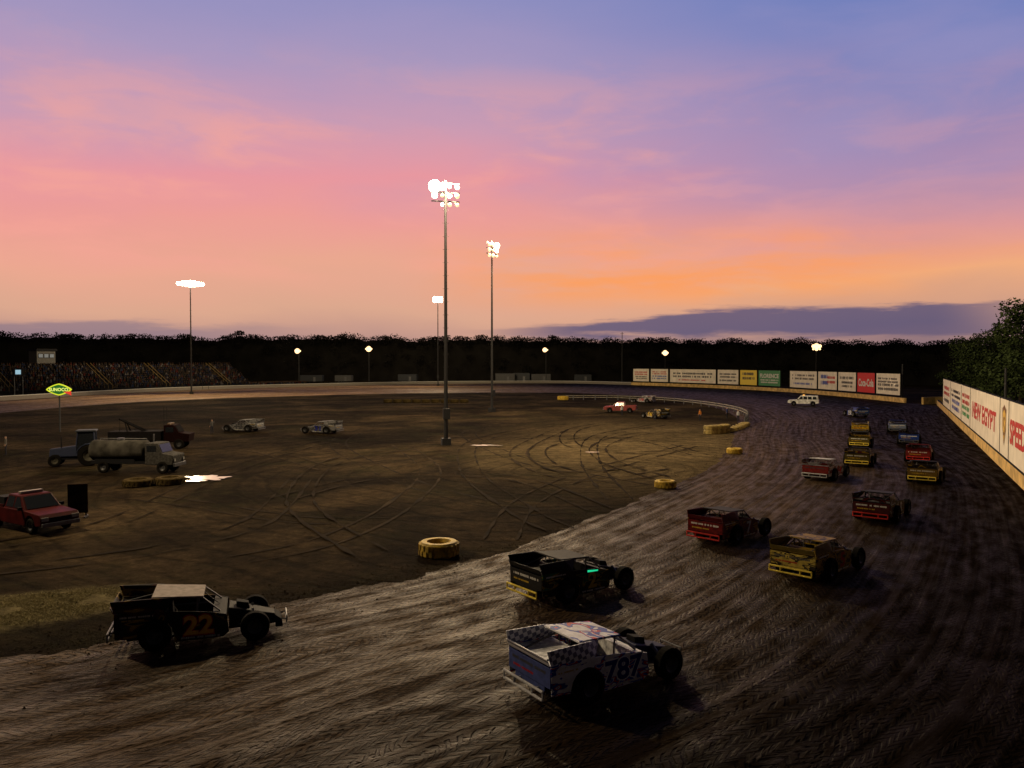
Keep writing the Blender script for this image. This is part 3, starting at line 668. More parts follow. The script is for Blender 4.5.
    bars(root, (-2.3675,0,.93), (0,-1,0), (0,0,1), 1.5, .14, INK if rearm is WHITE or cols[0][1] > .2 else WHITE, int(seed)+5, 1)
    bars(root, (-2.3675,.25,.74), (0,-1,0), (0,0,1), .9, .1, YLm if cols[0][1] < .2 else RDm, int(seed)+15, 1)
    child('spoiler', 'spoiler', root, sailm, lambda mb: mb.hexa([(-2.38,-.905,1.15),(-2.355,-.905,1.15),(-2.355,.905,1.15),(-2.38,.905,1.15),(-2.47,-.90,1.33),(-2.445,-.90,1.33),(-2.445,.90,1.33),(-2.47,.90,1.33)]))
    def bump(mb):
        for z in (.34,.54): mb.tube((-2.55,-.86,z), (-2.55,.86,z), .036, n=8)
        for y in (-.86,-.4,.4,.86): mb.tube((-2.55,y,.32), (-2.55,y,.56), .028, n=6)
        for y in (-.4,.4): mb.tube((-2.55,y,.45), (-1.9,y,.5), .03, n=6)
    child('bump', 'rear_bumper', root, trim, bump)
    def fb(mb):
        for z in (.3,.5): mb.tube((2.5,-.4,z), (2.5,.4,z), .022, n=7)
        for y in (-.4,.4): mb.tube((2.5,y,.28), (2.5,y,.52), .022, n=6); mb.tube((2.5,y,.4), (2.2,y*.7,.4), .022, n=6)
    child('fbump', 'front_bumper', root, METAL, fb)
    child('fuel', 'fuel_cell', root, DARK, lambda mb: mb.box((-1.95,0,.55), (.5,.7,.4)), bevel=.03)
    child('ax', 'rear_axle', root, METAL, lambda mb: (mb.tube((-1.25,-.8,.44), (-1.25,.8,.44), .05, n=8), mb.lathe([(-.16,.001),(-.1,.14),(.1,.14),(.16,.001)], (-1.25,0,.44), 'y', 12, closed=False)))
    return root
def carpos(x0, x1, yb, hd):
    p = G((x0+x1)/2, yb); ext = abs(math.sin(R(hd)))*1.6+abs(math.cos(R(hd)))*.8
    D = p.y+ext; return ((x0+x1)/2-512)/F*D, D
BK = (.007,.007,.008); WH = (.32,.32,.35); WB = (.78,.78,.84); RD = (.12,.006,.006); YL = (.34,.21,.012); BL = (.015,.04,.22); BL2 = (.02,.07,.42); GRN = (.02,.12,.07); RB = (.6,.02,.02); MR_ = (.07,.008,.008)
m = lambda n, c: mat(n, c, .7, var=.3, spec=.15)
ORm = m('orange_number', (.9,.48,.06)); YLm = m('yellow_number', (.5,.33,.03)); BLm = m('blue_number', (.012,.02,.22)); WHm = m('white_number', (.5,.5,.5)); RDm = m('red_number', (.35,.015,.015)); RDo = m('red_outline', (.45,.02,.02)); WHo = m('white_outline', (.85,.85,.88))
YT = m('yellow_trim', (.75,.58,.08)); WT = m('white_trim', (.5,.5,.52)); RT = m('red_trim', (.5,.03,.025)); BR_ = m('black_roof', (.014,.013,.014))
BLR = m('blue_rear', (.05,.07,.22))
GRPc = [
 (117,283,650,18,'black race car with orange number 22, far left of the pack',[BK,MR_,YL,BK],'22',ORm,dict(seed=1.0,roofm=m('pale_tan_roof',(.30,.25,.21)),outline=RDo,hoodm=BR_)),
 (512,694,705,33,'white, blue and red race car number 787, nearest the camera',[WB,BL2,RB,WB,BL2],'787',BLm,dict(seed=2.9,sailm=checker_mat(),rearm=BLR,roofm='livery',trim=WT,dirt=.45,lscale=2.8,outline=WHo,hoodm=m('navy_hood',(.015,.02,.06)))),
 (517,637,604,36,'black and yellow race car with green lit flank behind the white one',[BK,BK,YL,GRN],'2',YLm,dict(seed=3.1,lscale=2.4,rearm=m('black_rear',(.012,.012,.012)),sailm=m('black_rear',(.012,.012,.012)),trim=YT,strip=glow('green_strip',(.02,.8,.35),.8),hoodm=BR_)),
 (694,772,545,44,'dark red race car on the inside lane, beside the yellow one',[RD,BK,RD,YL],'7',WHm,dict(seed=4.7,lscale=2.4,sailm=m('red_sail',(.09,.006,.006)),roofm=BR_,trim=RT,hoodm=BR_)),
 (774,870,582,44,'yellow and black race car on the outer lane ahead of the number 787 car',[YL,BK,YL,BK],'5',RDm,dict(seed=5.5,lscale=2.6,rearm=livery('yellow_black_rear',[(.5,.38,.07),BK,(.5,.38,.07),BK],3.0,1.7),roofm='livery',trim=YT,sailm=m('olive_sail',(.15,.11,.02)),hoodm=BR_)),
 (855,913,523,52,'black race car with dark red tail, outer lane, ahead of the yellow one',[BK,RD,BK,WH],'9',WHm,dict(seed=6.2,lscale=2.4,rearm=m('dark_red_rear',(.05,.006,.006)),trim=RT,roofm=BR_)),
 (805,850,481,50,'red and white race car alone on the inner lane in mid distance',[WH,RD,RD,BK],'14',RDm,dict(seed=7.9,lscale=2.4,rearm=m('red_rear',(.2,.018,.016)),roofm=WT,trim=WT)),
 (908,948,484,56,'black and gold race car nearest to the lettered wall',[BK,YL,BK,BK],'3',YLm,dict(seed=8.4,rearm=m('dull_gold_rear',(.14,.085,.015)),trim=YT)),
 (846,877,467,60,'black and yellow race car, first of the far inner row of three',[BK,BK,YL,RD],'6',YLm,dict(seed=9.3,rearm=m('olive_rear',(.08,.06,.012)),trim=YT)),
 (906,936,463,60,'red race car between the gold car and the blue car, outer lane',[RD,BK,RD,RD],'1',WHm,dict(seed=10.1,rearm=m('bright_red_rear',(.16,.012,.012)),trim=RT)),
 (850,874,448,62,'yellow striped race car, middle of the far inner row of three',[BK,YL,BK,YL],'8',YLm,dict(seed=11.7,rearm=m('olive_rear',(.08,.06,.012)),trim=YT)),
 (896,924,445,63,'blue and black race car behind the far outer row leader',[BL,BK,BK,BK],'0',WHm,dict(seed=12.2,roofm=BR_)),
 (851,871,434,66,'pale yellow race car, furthest of the inner row of three',[YL,WH,BK,BK],'11',RDm,dict(seed=13.8,roofm=BR_)),
 (886,909,433,66,'white and blue race car leading the far outer row',[BL,WH,BK,BK],'4',BLm,dict(seed=14.6,rearm=m('pale_blue_rear',(.12,.15,.24)))),
 (845,867,417,95,'dark blue race car at the front of the field, right of the white car',[BL,BL,BK,BK],'10',WHm,dict(seed=15.5,rearm=m('deep_blue_rear',(.03,.06,.2))))]
for x0, x1, yb, hd, lab, cols, num, nc, kw in GRPc:
    race_car(carpos(x0, x1, yb, hd), hd, lab, cols, num, nc, **kw)
WD = (.18,.18,.19); DW = m('dim_white', (.24,.24,.25))
for x0, x1, yb, hd, lab, cols, num, nc, kw in [
 (226,258,432,170,'white and black race car parked in the infield, left of its pair',[WD,BK,WD,BK],'12',INK,dict(seed=16.1,roofm=DW)),
 (305,336,434,165,'pale race car parked in the infield, right of its pair',[WD,BK,WD,BK],'31',BLm,dict(seed=17.2,roofm=DW)),
 (646,664,419,120,'yellow and black race car parked right of the red pickup',[BK,YL,WH,BK],'16',YLm,dict(seed=18.3)),
 (637,649,403,150,'small white race car behind the red pickup at the far infield',[WH,RD,WH,BK],'19',RDm,dict(seed=19.4,roofm=WHITE))]:
    race_car(carpos(x0, x1, yb, hd), hd, lab, cols, num, nc, group='race cars stopped in the infield', **kw)
p = G(64, 522)
t = thing('upright_board', 'dark upright board standing on two feet beside the dark red pickup', 'board', (p.x+.1, p.y+1.2, 0), R(15))
mb = MB(); mb.box((0,0,1.05), (1.0,.08,1.6)); mb.build('panel', mat('dark_board', (.030,.018,.012), .9, var=.8, scale=2), t, bevel=.01)
for x in (-.4,.4):
    mb = MB(); mb.box((x,0,.06), (.08,.7,.08)); mb.box((x,0,.18), (.07,.07,.16)); mb.build('foot', RIMD, t)

# ------------------------------------------------------------ pickups
TAIL = mat('tail_lamp', (.4,.01,.01), .3); HEAD = mat('head_lamp', (.2,.2,.19), .3)
def pickup(loc, hd, label, col, name='pickup_truck', cat='pickup truck', bar=None, sc=1, estate=False, spec=.5):
    root = thing(name, label, cat, (*loc, .01), R(hd), None, sc)
    cm = mat('pickup_%02d_%02d_%02d' % tuple(int(c*99) for c in col), col, .5, var=.5, scale=2, spec=spec)
    prof = [(-2.65,.5),(-2.1,.42)]+arc(-1.65,.45,.46,178,2)+[(-1.1,.36),(1.2,.36)]+arc(1.68,.45,.46,178,2)+[(2.25,.42),(2.7,.5),(2.72,.85),(2.55,1.02),(1.15,1.12),(-2.65,1.1)]
    mb = MB(); mb.prism(prof, -.95, .95); mb.build('body', cm, root, bevel=.03)
    xr = -2.6 if estate else -.85; xt = xr+.15; zt = 1.88 if estate else 1.78
    if not estate:
        mb = MB(); mb.box((-1.75,0,1.108), (1.6,1.6,.02)); mb.build('bed', DARK, root)
        mb = MB()
        for s in (-1,1): mb.box((-1.75,s*.9,1.17), (1.75,.07,.15))
        mb.box((-2.62,0,1.17), (.06,1.86,.15)); mb.build('bed_rail', cm, root)
    mb = MB(); mb.hexa([(xr,-.9,1.1),(1.2,-.9,1.1),(1.2,.9,1.1),(xr,.9,1.1),(xt,-.72,zt),(.5,-.72,zt),(.5,.72,zt),(xt,.72,zt)]); mb.build('cab', cm, root, bevel=.04)
    mb = MB(); mb.hexa([(1.14,-.78,1.16),(1.175,-.78,1.16),(1.175,.78,1.16),(1.14,.78,1.16),(.58,-.66,1.72),(.61,-.66,1.72),(.61,.66,1.72),(.58,.66,1.72)]); mb.build('windscreen', GLASS, root)
    mb = MB(); mb.hexa([(xr-.015,-.72,1.2),(xr+.02,-.72,1.2),(xr+.02,.72,1.2),(xr-.015,.72,1.2),(xt-.055,-.62,1.7),(xt-.02,-.62,1.7),(xt-.02,.62,1.7),(xt-.055,.62,1.7)]); mb.build('rear_window', GLASS, root)
    for s in (-1,1):
        mb = MB()
        for xa, xb in ((-.7,.0),(.08,.85)) + (((-2.3,-1.6),(-1.5,-.8)) if estate else ()):
            v = []
            for yo in (0, .02):
                for x, z in ((xa,1.18),(xb,1.18),(min(xb, .45),1.7),(xa+.06,1.7)):
                    y = .9-.18*(z-1.1)/(zt-1.1)+.006+yo*-1.5; v.append((x, s*y, z))
            mb.hexa(v)
        mb.build('side_window', GLASS, root)
        mb = MB(); mb.box((-2.67,s*.82,.9), (.05,.16,.3)); mb.build('tail_lamp', TAIL, root)
        mb = MB(); mb.box((2.71,s*.74,.8), (.06,.34,.18)); mb.build('headlamp', HEAD, root)
        mb = MB(); mb.box((.95,s*1.03,1.2), (.12,.2,.16)); mb.build('wing_mirror', DARK, root)
        for x in (-1.65,1.68): wheel(root, x, s*.83, .39, .26, RIMD, 'pk%d' % s)
    mb = MB(); mb.box((-2.74,0,.55), (.12,1.8,.18)); mb.build('bumper', METAL, root, bevel=.02)
    mb = MB(); mb.box((2.78,0,.52), (.12,1.85,.2)); mb.build('bumper', METAL, root, bevel=.02)
    mb = MB(); mb.box((2.715,0,.76), (.03,1.0,.2)); mb.build('grille', DARK, root)
    if bar:
        mb = MB(); mb.box((0,0,zt+.08), (.28,1.1,.13)); mb.build('light_bar', bar, root, bevel=.02)
    return root
pickup(carpos(790,818,406,155), 155, 'tall white off-road car leading the field into the far turn', (.72,.72,.72), 'off_road_car', 'car', bar=glow('amber_bar', (1,.5,.1), 1.5), estate=True, sc=1.05)
pickup(carpos(605,636,413,165), 165, 'red pickup parked at the far side of the infield', (.22,.015,.012))
rp_ = pickup(carpos(0,58,535,305), 328, 'dark red pickup with low cab, parked at the left edge of the infield', (.05,.004,.004), bar=mat('pale_bar', (.2,.17,.15), .5), spec=.1)
mb = MB(); mb.box((-1.25,0,1.36), (.5,1.6,.45)); mb.box((-1.95,-.3,1.33), (.6,.7,.4)); mb.build('tool_box', DARK, rp_, bevel=.02)

def heavy_wheels(root, xs, y, r, wdt, key, n=22):
    for x in xs:
        for s in (-1,1): wheel(root, x, s*y, r, wdt, RIMD, key+('L' if s > 0 else 'R'), n=n)
p = G(146, 450)
t = thing('tow_truck', 'dark tow truck with low boom parked behind the tanker', 'tow truck', (p.x, p.y+1.5, 0), R(8))
TB = mat('truck_black', (.012,.011,.012), .9); TR = mat('truck_maroon', (.012,.004,.004), .85)
mb = MB(); mb.box((-.3,0,.75), (7.0,.9,.25)); mb.build('chassis', DARK, t)
mb = MB(); mb.prism([(1.3,.7),(3.6,.7),(3.7,1.45),(2.7,1.6),(2.3,2.35),(1.3,2.35)], -1.05, 1.05); mb.build('cab', TR, t, bevel=.05)
mb = MB(); mb.hexa([(2.69,-.9,1.66),(2.72,-.9,1.66),(2.72,.9,1.66),(2.69,.9,1.66),(2.36,-.9,2.26),(2.39,-.9,2.26),(2.39,.9,2.26),(2.36,.9,2.26)]); mb.build('windscreen', TB, t)
for s in (-1,1):
    mb = MB(); mb.box((1.85,s*1.056,1.9), (.75,.02,.5)); mb.build('side_window', GLASS, t)
mb = MB(); mb.box((-1.4,0,1.3), (4.9,2.1,.9)); mb.build('bed', TB, t, bevel=.04)
mb = MB()
for s in (-1,1): mb.tube((-.6,s*.4,1.7), (-3.0,s*.15,2.9), .09, n=8); mb.tube((-2.2,s*.5,1.7), (-2.5,s*.2,2.6), .06, n=8)
mb.tube((-3.0,-.2,2.9), (-3.0,.2,2.9), .1, n=8); mb.build('boom', TB, t)
mb = MB(); mb.tube((-3.05,0,2.9), (-3.1,0,1.4), .02, n=5); mb.build('cable', DARK, t)
mb = MB(); mb.box((1.7,0,2.43), (.3,1.5,.14)); mb.build('light_bar', mat('amber_off', (.1,.05,.015), .7), t)
for y in (.5,-.5):
    mb = MB(); mb.tube((1.2,y,2.3), (1.2,y,4.1), .02, n=5); mb.build('aerial', DARK, t)
heavy_wheels(t, (2.7,-1.6,-2.6), .92, .5, .32, 'tow')
p = G(127, 474)
t = thing('water_tanker', 'dull off-white tank truck standing in the left infield', 'tank truck', (p.x, p.y+1.3, 0), R(-4), sc=.92)
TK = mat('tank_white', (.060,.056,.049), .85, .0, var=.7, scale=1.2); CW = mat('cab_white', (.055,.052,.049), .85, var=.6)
mb = MB(); mb.box((0,0,.82), (7.2,.85,.25)); mb.build('chassis', DARK, t)
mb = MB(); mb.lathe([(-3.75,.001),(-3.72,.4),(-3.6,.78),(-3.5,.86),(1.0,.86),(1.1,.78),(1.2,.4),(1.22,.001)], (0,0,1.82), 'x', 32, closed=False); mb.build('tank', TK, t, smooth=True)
for x in (-2.5,0.0):
    mb = MB(); mb.lathe([(x-.03,.865),(x-.03,.88),(x+.03,.88),(x+.03,.865)], (0,0,1.82), 'x', 32); mb.build('tank_band', TK, t)
mb = MB(); mb.lathe([(0,.001),(0,.3),(.18,.3),(.2,.001)], (-1.2,0,2.66), 'z', 16, closed=False); mb.build('hatch', METAL, t)
mb = MB(); mb.tube((-3.3,.5,2.75), (.8,.5,2.75), .025, n=5)
for x in (-3.3,-1.3,.8): mb.tube((x,.5,2.5), (x,.5,2.75), .02, n=5)
mb.build('handrail', METAL, t)
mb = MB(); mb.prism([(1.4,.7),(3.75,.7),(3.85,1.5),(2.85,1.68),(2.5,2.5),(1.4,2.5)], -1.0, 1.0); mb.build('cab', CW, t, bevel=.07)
mb = MB(); mb.hexa([(2.84,-.85,1.74),(2.87,-.85,1.74),(2.87,.85,1.74),(2.84,.85,1.74),(2.55,-.85,2.4),(2.58,-.85,2.4),(2.58,.85,2.4),(2.55,.85,2.4)]); mb.build('windscreen', GLASS, t)
for s in (-1,1):
    mb = MB(); mb.box((1.98,s*1.006,2.05), (.8,.02,.5)); mb.build('side_window', GLASS, t)
    mb = MB(); mb.box((3.84,s*.75,1.1), (.08,.25,.2)); mb.build('headlamp', HEAD, t)
    mb = MB(); mb.box((-1.2,s*1.0,1.0), (3.4,.05,.35)); mb.build('mudguard', DARK, t)
mb = MB(); mb.box((3.9,0,.7), (.15,2.0,.3)); mb.build('bumper', RIMD, t, bevel=.03)
mb = MB(); mb.tube((1.3,.7,.9), (1.3,.7,3.1), .06, n=8); mb.build('exhaust_stack', METAL, t)
heavy_wheels(t, (2.9,-2.2), .88, .5, .34, 'tank')
p = G(68, 467)
t = thing('tractor', 'blue farm tractor with cab standing left of the off-white tank truck', 'tractor', (p.x, p.y+1.2, 0), R(200))
TBm = mat('tractor_blue', (.012,.020,.06), .75)
mb = MB(); mb.hexa([(-.2,-.4,.75),(1.9,-.32,.75),(1.9,.32,.75),(-.2,.4,.75),(-.2,-.36,1.65),(1.85,-.28,1.4),(1.85,.28,1.4),(-.2,.36,1.65)]); mb.build('bonnet', TBm, t, bevel=.06)
mb = MB(); mb.hexa([(-1.5,-.65,1.2),(-.1,-.6,1.2),(-.1,.6,1.2),(-1.5,.65,1.2),(-1.4,-.55,2.75),(-.25,-.5,2.75),(-.25,.5,2.75),(-1.4,.55,2.75)]); mb.build('cab_glass', GLASS, t)
mb = MB()
for x, y, X_, Y_ in ((-1.52,.67,-1.42,.57),(-1.52,-.67,-1.42,-.57),(-.08,.62,-.23,.52),(-.08,-.62,-.23,-.52)): mb.tube((x,y,1.2), (X_,Y_,2.8), .05, n=6)
mb.build('cab_frame', TBm, t)
mb = MB(); mb.box((-.83,0,2.84), (1.5,1.35,.14)); mb.build('cab_roof', mat('tractor_roof', (.03,.036,.055), .8), t, bevel=.04)
for s in (-1,1):
    mb = MB(); mb.prism(arc(-1.1,.85,1.0,10,170)+arc(-1.1,.85,.93,170,10), s*.62, s*1.05); mb.build('fender', TBm, t)
    wheel(t, -1.1, s*.88, .85, .5, mat('tractor_rim', (.05,.045,.03), .8), 'trb%d' % s, n=30)
    wheel(t, 1.4, s*.78, .5, .3, mat('tractor_rim', (.05,.045,.03), .8), 'trf%d' % s)
mb = MB(); mb.box((-.2,0,.7), (2.6,.5,.4)); mb.build('chassis', DARK, t)
mb = MB(); mb.tube((1.0,.3,1.5), (1.0,.3,2.4), .04, n=7); mb.build('exhaust_stack', DARK, t)

# ------------------------------------------------------------ marker tyres
def marker(x, y, r, w_, label, group, m=YELLOW, z=0):
    mb = MB()
    mb.lathe([(.0,r*.62),(.0,r*.9),(.08*r/.9,r),(w_-.08,r),(w_,r*.9),(w_,r*.62),(w_*.75,r*.55),(w_*.25,r*.55)], (0,0,0), 'z', 36)
    for i in range(20):
        a = 2*math.pi*i/20
        for zz, o_ in ((w_*.3, 0), (w_*.7, .14)): mb.box((math.cos(a+o_)*r, math.sin(a+o_)*r, zz), (.09*r, .11*r, w_*.36), a+o_)
    o = mb.build('course_marker', m); o.location = (x, y, z); tag(o, label, 'tyre', group); return o
grp = 'yellow tyres marking the inside of the track'
p = G(437, 560); marker(p.x, p.y+.9, .86, .62, 'big yellow tractor tyre lying flat, nearest on the inside edge', grp)
p = G(667, 489); marker(p.x, p.y+.6, .7, .5, 'yellow tyre lying flat by the inside edge, second from the camera', grp)
p = G(736, 454); marker(p.x, p.y+.5, .7, .5, 'yellow tyre lying flat by the inside edge, just before the tyre barrier', grp)
p = G(563, 400); marker(p.x, p.y, 1.2, .9, 'yellow tyre lying alone at the far end of the white rail', grp)
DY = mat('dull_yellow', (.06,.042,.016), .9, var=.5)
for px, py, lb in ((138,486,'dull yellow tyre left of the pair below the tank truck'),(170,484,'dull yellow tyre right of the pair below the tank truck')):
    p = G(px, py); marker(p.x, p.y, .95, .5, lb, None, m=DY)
path = [(709,434),(722,433),(736,430),(745,426)]
for i in range(11):
    q = cr(path, i/10*3); p = G(q.x, q.y)
    for lv in range(2 if i < 5 else 1):
        marker(p.x, p.y, .62, .5, 'pale yellow tyre of the curved barrier at the inside of the turn', 'tyres of the curved barrier', m=mat('pale_yellow', (.42,.31,.10), .75, var=.8, scale=1.3), z=lv*.52)
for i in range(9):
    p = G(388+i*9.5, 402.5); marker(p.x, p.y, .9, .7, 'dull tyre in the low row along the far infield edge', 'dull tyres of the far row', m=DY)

rp = [G(*q).xy for q in ((566,400),(610,400),(660,402),(700,406),(730,411),(745,416),(748,421),(745,425))]
root = thing('guard_rail', 'pale low guard rail curving round the far inside of the turn', 'guard rail', (0,0,0))
P = [cr(rp, i/60*7) for i in range(61)]
RW = mat('rail_white', (.34,.31,.25), .8, var=.5)
for z in (.55,.95):
    mb = MB()
    for i in range(60): mb.tube((*P[i], z), (*P[i+1], z), .06, n=5)
    mb.build('rail', RW, root)
for i in range(0, 61, 2):
    mb = MB(); mb.box((*P[i], .55), (.16,.16,1.1)); mb.build('post', METAL, root)

# ------------------------------------------------------------ fuel sign on pole
p = G(60, 432)
root = thing('roadside_sign', 'lit yellow-edged green fuel sign on a dark pole at the left', 'sign', (p.x, p.y, 0))
zc = H+(HOR-389.5)*p.y/F; k = p.y/F
mb = MB(); mb.tube((0,0,0), (0,0,zc), .1, .08, 8); mb.build('pole', POLE, root)
def lozenge(sc, y, name, m):
    w2, h2 = 12.8*k*sc[0], 6.0*k*sc[1]; prof = []
    for i in range(32):
        a = 2*math.pi*i/32; ca, sa = math.cos(a), math.sin(a); e = .78
        rr = 1/((abs(ca)**(1/e)+abs(sa)**(1/e))**e); prof.append((w2*rr*ca, h2*rr*sa))
    mb = MB(); mb.prism([(a, b+zc) for a, b in prof], -y, 0); mb.build(name, m, root)
w2 = 12.8*k
lozenge((1,1), .15, 'sign_border', glow('sign_yellow', (.70,.78,.03), .9))
lozenge((.86,.80), .17, 'sign_panel', glow('sign_green', (.02,.20,.03), .5))
text_obj('SUNOCO', root, (0,-.19,zc), (1,0,0), (0,0,1), w2*1.5, 3.4*k, glow('sign_lettering', (.85,.95,.2), .95), bold=.03)
mb = MB(); mb.add([(w2*.35,-.18,zc-2.3*k),(w2*1.0,-.18,zc-6.0*k),(w2*.98,-.18,zc-1.6*k)], [(0,1,2)]); mb.build('sign_arrow', glow('sign_red', (.8,.05,.03), .8), root)

# ------------------------------------------------------------ grandstand and crowd
s0 = Vector((-132, 182)); s1 = Vector((-84, 262)); sd = (s1-s0); SL = sd.length; sd.normalize(); sn = Vector((-sd.y, sd.x))
root = thing('grandstand', 'long dark tiered grandstand at the left beyond the back straight', 'grandstand', (*s0, 0), math.atan2(sd.y, sd.x))
for i in range(12):
    mb = MB(); mb.box((SL/2, 2+i*.9, .6+i*.28), (SL, .88, 1.2+i*.56)); mb.build('tier', mat('stand_grey', (.007,.007,.008), .9), root)
for x in (18, 44, 62, 84):
    for q in (-1, 1):
        mb = MB(); mb.tube((x+q*.6, 1.4, 2.0), (x+q*.6, 12, 8.2), .09, n=6)
        for i in range(6): mb.tube((x+q*.6, 1.6+i*2, 1.0+i*1.2), (x+q*.6, 1.6+i*2, 2.1+i*1.2), .05, n=5)
        mb.build('stair_rail', mat('rail_yellow', (.12,.075,.015), .7), root)
mb = MB()
for i in range(44): mb.tube((i*SL/43, 1.3, 0), (i*SL/43, 1.3, 2.3), .05, n=5)
for z in (1.3,2.3): mb.tube((0,1.3,z), (SL,1.3,z), .05, n=5)
mb.build('front_fence', DARK, root)
cols = [(.065,.062,.065),(.006,.006,.009),(.04,.009,.008),(.009,.014,.032),(.018,.016,.014),(.03,.022,.016)]
cm = [mat('crowd_%d' % i, c, .9) for i, c in enumerate(cols)]+[mat('crowd_skin', (.05,.03,.02), .9)]
mb = MB(); rnd = random.Random(3); ang = math.atan2(sd.y, sd.x)
for i in range(12):
    x = .6
    while x < SL-.6:
        if rnd.random() < .9 and not any(abs(x-q) < 1 for q in (18,44,62,84)):
            q = s0+sd*x+sn*(2.1+i*.9+rnd.uniform(-.25,.2)); z = 1.2+i*.56; c_ = rnd.choice((0,1,1,1,2,3,3,4,4,5)); j = rnd.choice((0,0,0,rnd.uniform(.1,.45)))
            mb.box((q.x, q.y, z+.32+j/2), (.46,.3,.62+j), ang, c_, .8); mb.box((q.x-sn.x*.3, q.y-sn.y*.3, z+.1), (.4,.5,.18), ang, 1, .9)
            mb.ball((q.x, q.y, z+.8+j), .13, 6, 4, 6, 1.15)
        x += rnd.uniform(.5, .85)
for i in range(220):
    x = SL+rnd.uniform(.5, 26); q = s0+sd*x+sn*rnd.uniform(2, 9); c_ = rnd.choice((0,1,1,2,3,4,5))
    mb.box((q.x, q.y, .45), (.36,.26,.9), ang, 1, .9); mb.box((q.x, q.y, 1.2), (.46,.28,.6), ang, c_, .8); mb.ball((q.x, q.y, 1.66), .13, 6, 4, 6, 1.15)
o = mb.build('crowd', cm); tag(o, 'dark mass of spectators filling the left grandstand', 'crowd'); o['kind'] = 'stuff'
q = s0+sd*34+sn*17
t = thing('press_box', 'small raised press box at the far left above the grandstand', 'building', (q.x, q.y, 0), ang)
mb = MB(); mb.box((0,0,9.8), (5,4,3.4)); mb.build('wall', mat('cabin_wall', (.07,.068,.068), .8), t)
mb = MB(); mb.prism([(-2.9,11.55),(2.9,11.55),(2.7,12.1),(-2.7,12.1)], -2.4, 2.4); mb.build('roof', DARK, t)
for x in (-2.2,2.2):
    for y in (-1.7,1.7):
        mb = MB(); mb.box((x,y,4.05), (.25,.25,8.1)); mb.build('leg', METAL, t)
for x in (-1.5,0,1.5):
    mb = MB(); mb.box((x,-2.04,10.2), (1.3,.08,1.2)); f_ = mb.build('window', DARK, t)
    mb = MB(); mb.box((x,-2.10,10.2), (1.1,.04,.95)); mb.build('pane', glow('dim_window', (.3,.35,.4), .2), f_)
q = s0+sd*19.5+sn*.9
t = thing('scoreboard', 'small lit blue-white board low at the far left of the grandstand', 'scoreboard', (q.x, q.y, 0), ang)
mb = MB(); mb.box((0,0,5.9), (2.6,.25,1.9)); mb.build('panel', DARK, t)
for x in (-1,1):
    mb = MB(); mb.box((x,.25,2.9), (.14,.14,5.8)); mb.build('post', METAL, t)
mb = MB(); mb.box((-.3,-.15,6.0), (1.3,.04,1.1)); mb.build('display', glow('display_glow', (.35,.6,.75), .7), t)

def trailer(px, D, ln, h, m_, label):
    t = thing('box_trailer', label, 'trailer', ((px-512)/F*D, D, 0), R(random.uniform(-12, 12)), 'trailers parked beyond the back straight')
    mb = MB(); mb.box((0,0,.7+h/2), (ln,2.5,h)); mb.build('body', m_, t, bevel=.08)
    mb = MB(); mb.box((ln*.15,-1.26,1.6), (.9,.04,1.8)); mb.build('door', METAL, t)
    mb = MB(); mb.box((0,0,.6), (ln*.9,1.4,.18)); mb.build('chassis', DARK, t)
    for x in (-ln*.25,-ln*.25+1.1):
        for s in (-1,1): wheel(t, x, s*1.05, .45, .28, METAL, 'tl%d' % s, n=14)
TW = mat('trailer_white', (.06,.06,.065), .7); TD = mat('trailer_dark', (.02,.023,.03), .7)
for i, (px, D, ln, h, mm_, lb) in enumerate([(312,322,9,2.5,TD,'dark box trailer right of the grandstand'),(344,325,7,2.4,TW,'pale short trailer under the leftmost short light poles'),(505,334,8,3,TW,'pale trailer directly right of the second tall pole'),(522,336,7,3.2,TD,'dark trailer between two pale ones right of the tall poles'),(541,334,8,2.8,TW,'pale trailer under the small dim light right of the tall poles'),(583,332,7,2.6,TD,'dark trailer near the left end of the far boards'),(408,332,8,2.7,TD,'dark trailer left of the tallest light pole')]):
    trailer(px, D, ln, h, mm_, lb)

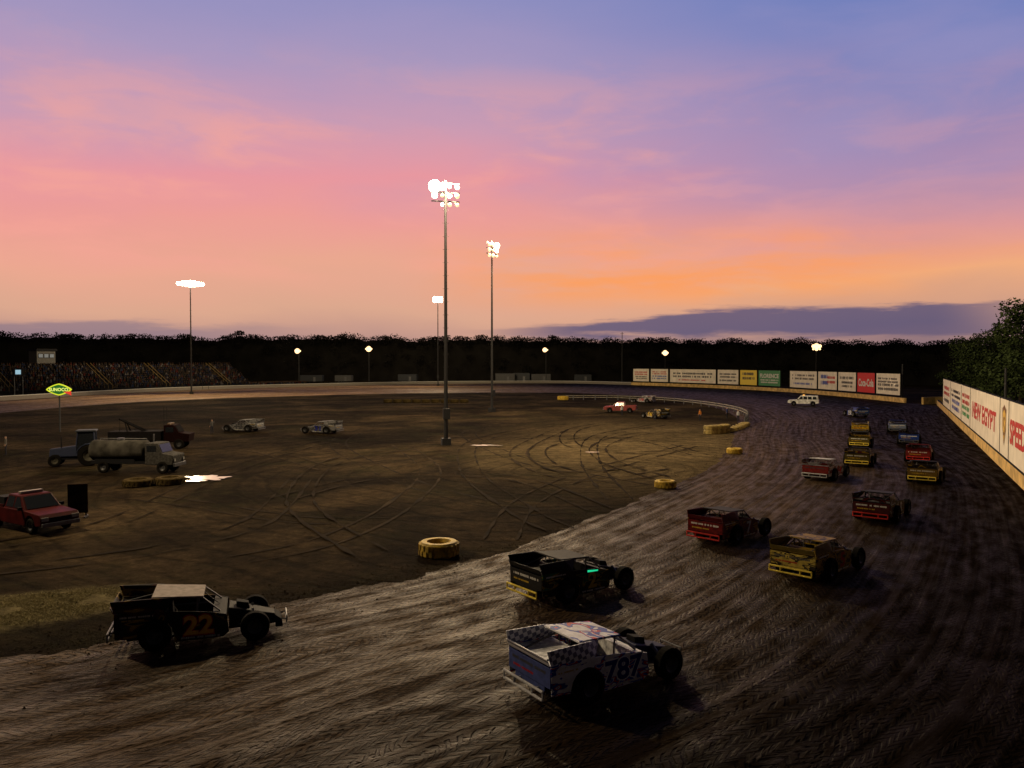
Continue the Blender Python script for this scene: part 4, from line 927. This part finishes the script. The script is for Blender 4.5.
# ------------------------------------------------------------ people
def person(loc, rz, label, shirt, arm=0):
    v = [(0,0,.95),(0,0,1.15),(0,0,1.38),(0,0,1.5),(0,.02,1.62),(0,.01,1.75)]; r = [(.14,.11),(.13,.1),(.16,.1),(.06,.06),(.085,.1),(.07,.08)]
    e = [(0,1),(1,2),(2,3),(3,4),(4,5)]
    def ch(start, pts, rs):
        k = start
        for p_, q in zip(pts, rs): v.append(p_); r.append((q,q)); e.append((k, len(v)-1)); k = len(v)-1
    ch(2, [(.19,0,1.4),(.25,.02,1.14),(.27,.1,.9),(.27,.13,.82)] if not arm else [(.19,0,1.4),(.36,.1,1.28),(.5,.25,1.42),(.52,.3,1.5)], [.055,.045,.035,.035])
    ch(2, [(-.19,0,1.4),(-.25,-.02,1.14),(-.26,.06,.9),(-.26,.1,.82)], [.055,.045,.035,.035])
    ch(0, [(.1,0,.88),(.12,.03,.5),(.13,0,.08),(.13,.13,.04)], [.09,.065,.045,.04])
    ch(0, [(-.1,0,.88),(-.12,.03,.5),(-.14,-.03,.08),(-.14,.1,.04)], [.09,.065,.045,.04])
    me = bpy.data.meshes.new('person'); me.from_pydata(v, e, [])
    o = bpy.data.objects.new('tmp', me); C.objects.link(o)
    md = o.modifiers.new('s', 'SKIN')
    for i, s in enumerate(me.skin_vertices[0].data): s.radius = r[i]; s.use_root = (i == 0)
    md2 = o.modifiers.new('u', 'SUBSURF'); md2.levels = 1
    dg = bpy.context.evaluated_depsgraph_get(); dg.update()
    m2 = bpy.data.meshes.new_from_object(o.evaluated_get(dg)); bpy.data.objects.remove(o)
    m2.materials.clear()
    for q in (shirt, mat('dark_trousers', (.03,.03,.04), .9), mat('skin', (.35,.2,.14), .7), mat('dark_hair', (.03,.02,.015), .8)): m2.materials.append(q)
    for f in m2.polygons:
        c_ = f.center; f.material_index = 1 if c_.z < .97 and abs(c_.x) < .22 else (3 if c_.z > 1.7 else (2 if c_.z > 1.5 or (abs(c_.x) > .22 and c_.z < 1.0) else 0)); f.use_smooth = True
    p_ = bpy.data.objects.new('person', m2); C.objects.link(p_); p_.location = (*loc, 0); p_.rotation_euler = (0,0,rz)
    tag(p_, label, 'person'); return p_
for px, py, lb, c_, rz, a in ((727,419,'person in a dark blue shirt standing inside the curved barrier, pointing',(.04,.07,.2),1,1),(700,421,'person in an orange vest standing in the infield left of the curved barrier',(.4,.14,.03),2,0),(738,422,'person in a pale grey shirt standing closest to the curve of the rail',(.4,.4,.42),-1,0),(622,416,'person in a white shirt beside the red pickup in the far infield',(.5,.5,.5),.5,0),(655,421,'person in a dark shirt in front of the parked yellow and black car',(.05,.05,.05),0,0),(6,455,'person in a dull pale shirt at the far left edge of the infield',(.12,.11,.1),2.2,0),(212,434,'person in a grey shirt left of the pair of parked race cars',(.08,.08,.08),1,1)):
    p = G(px, py); person((p.x, p.y), rz, lb, mat('shirt_%d' % px, c_, .9), a)
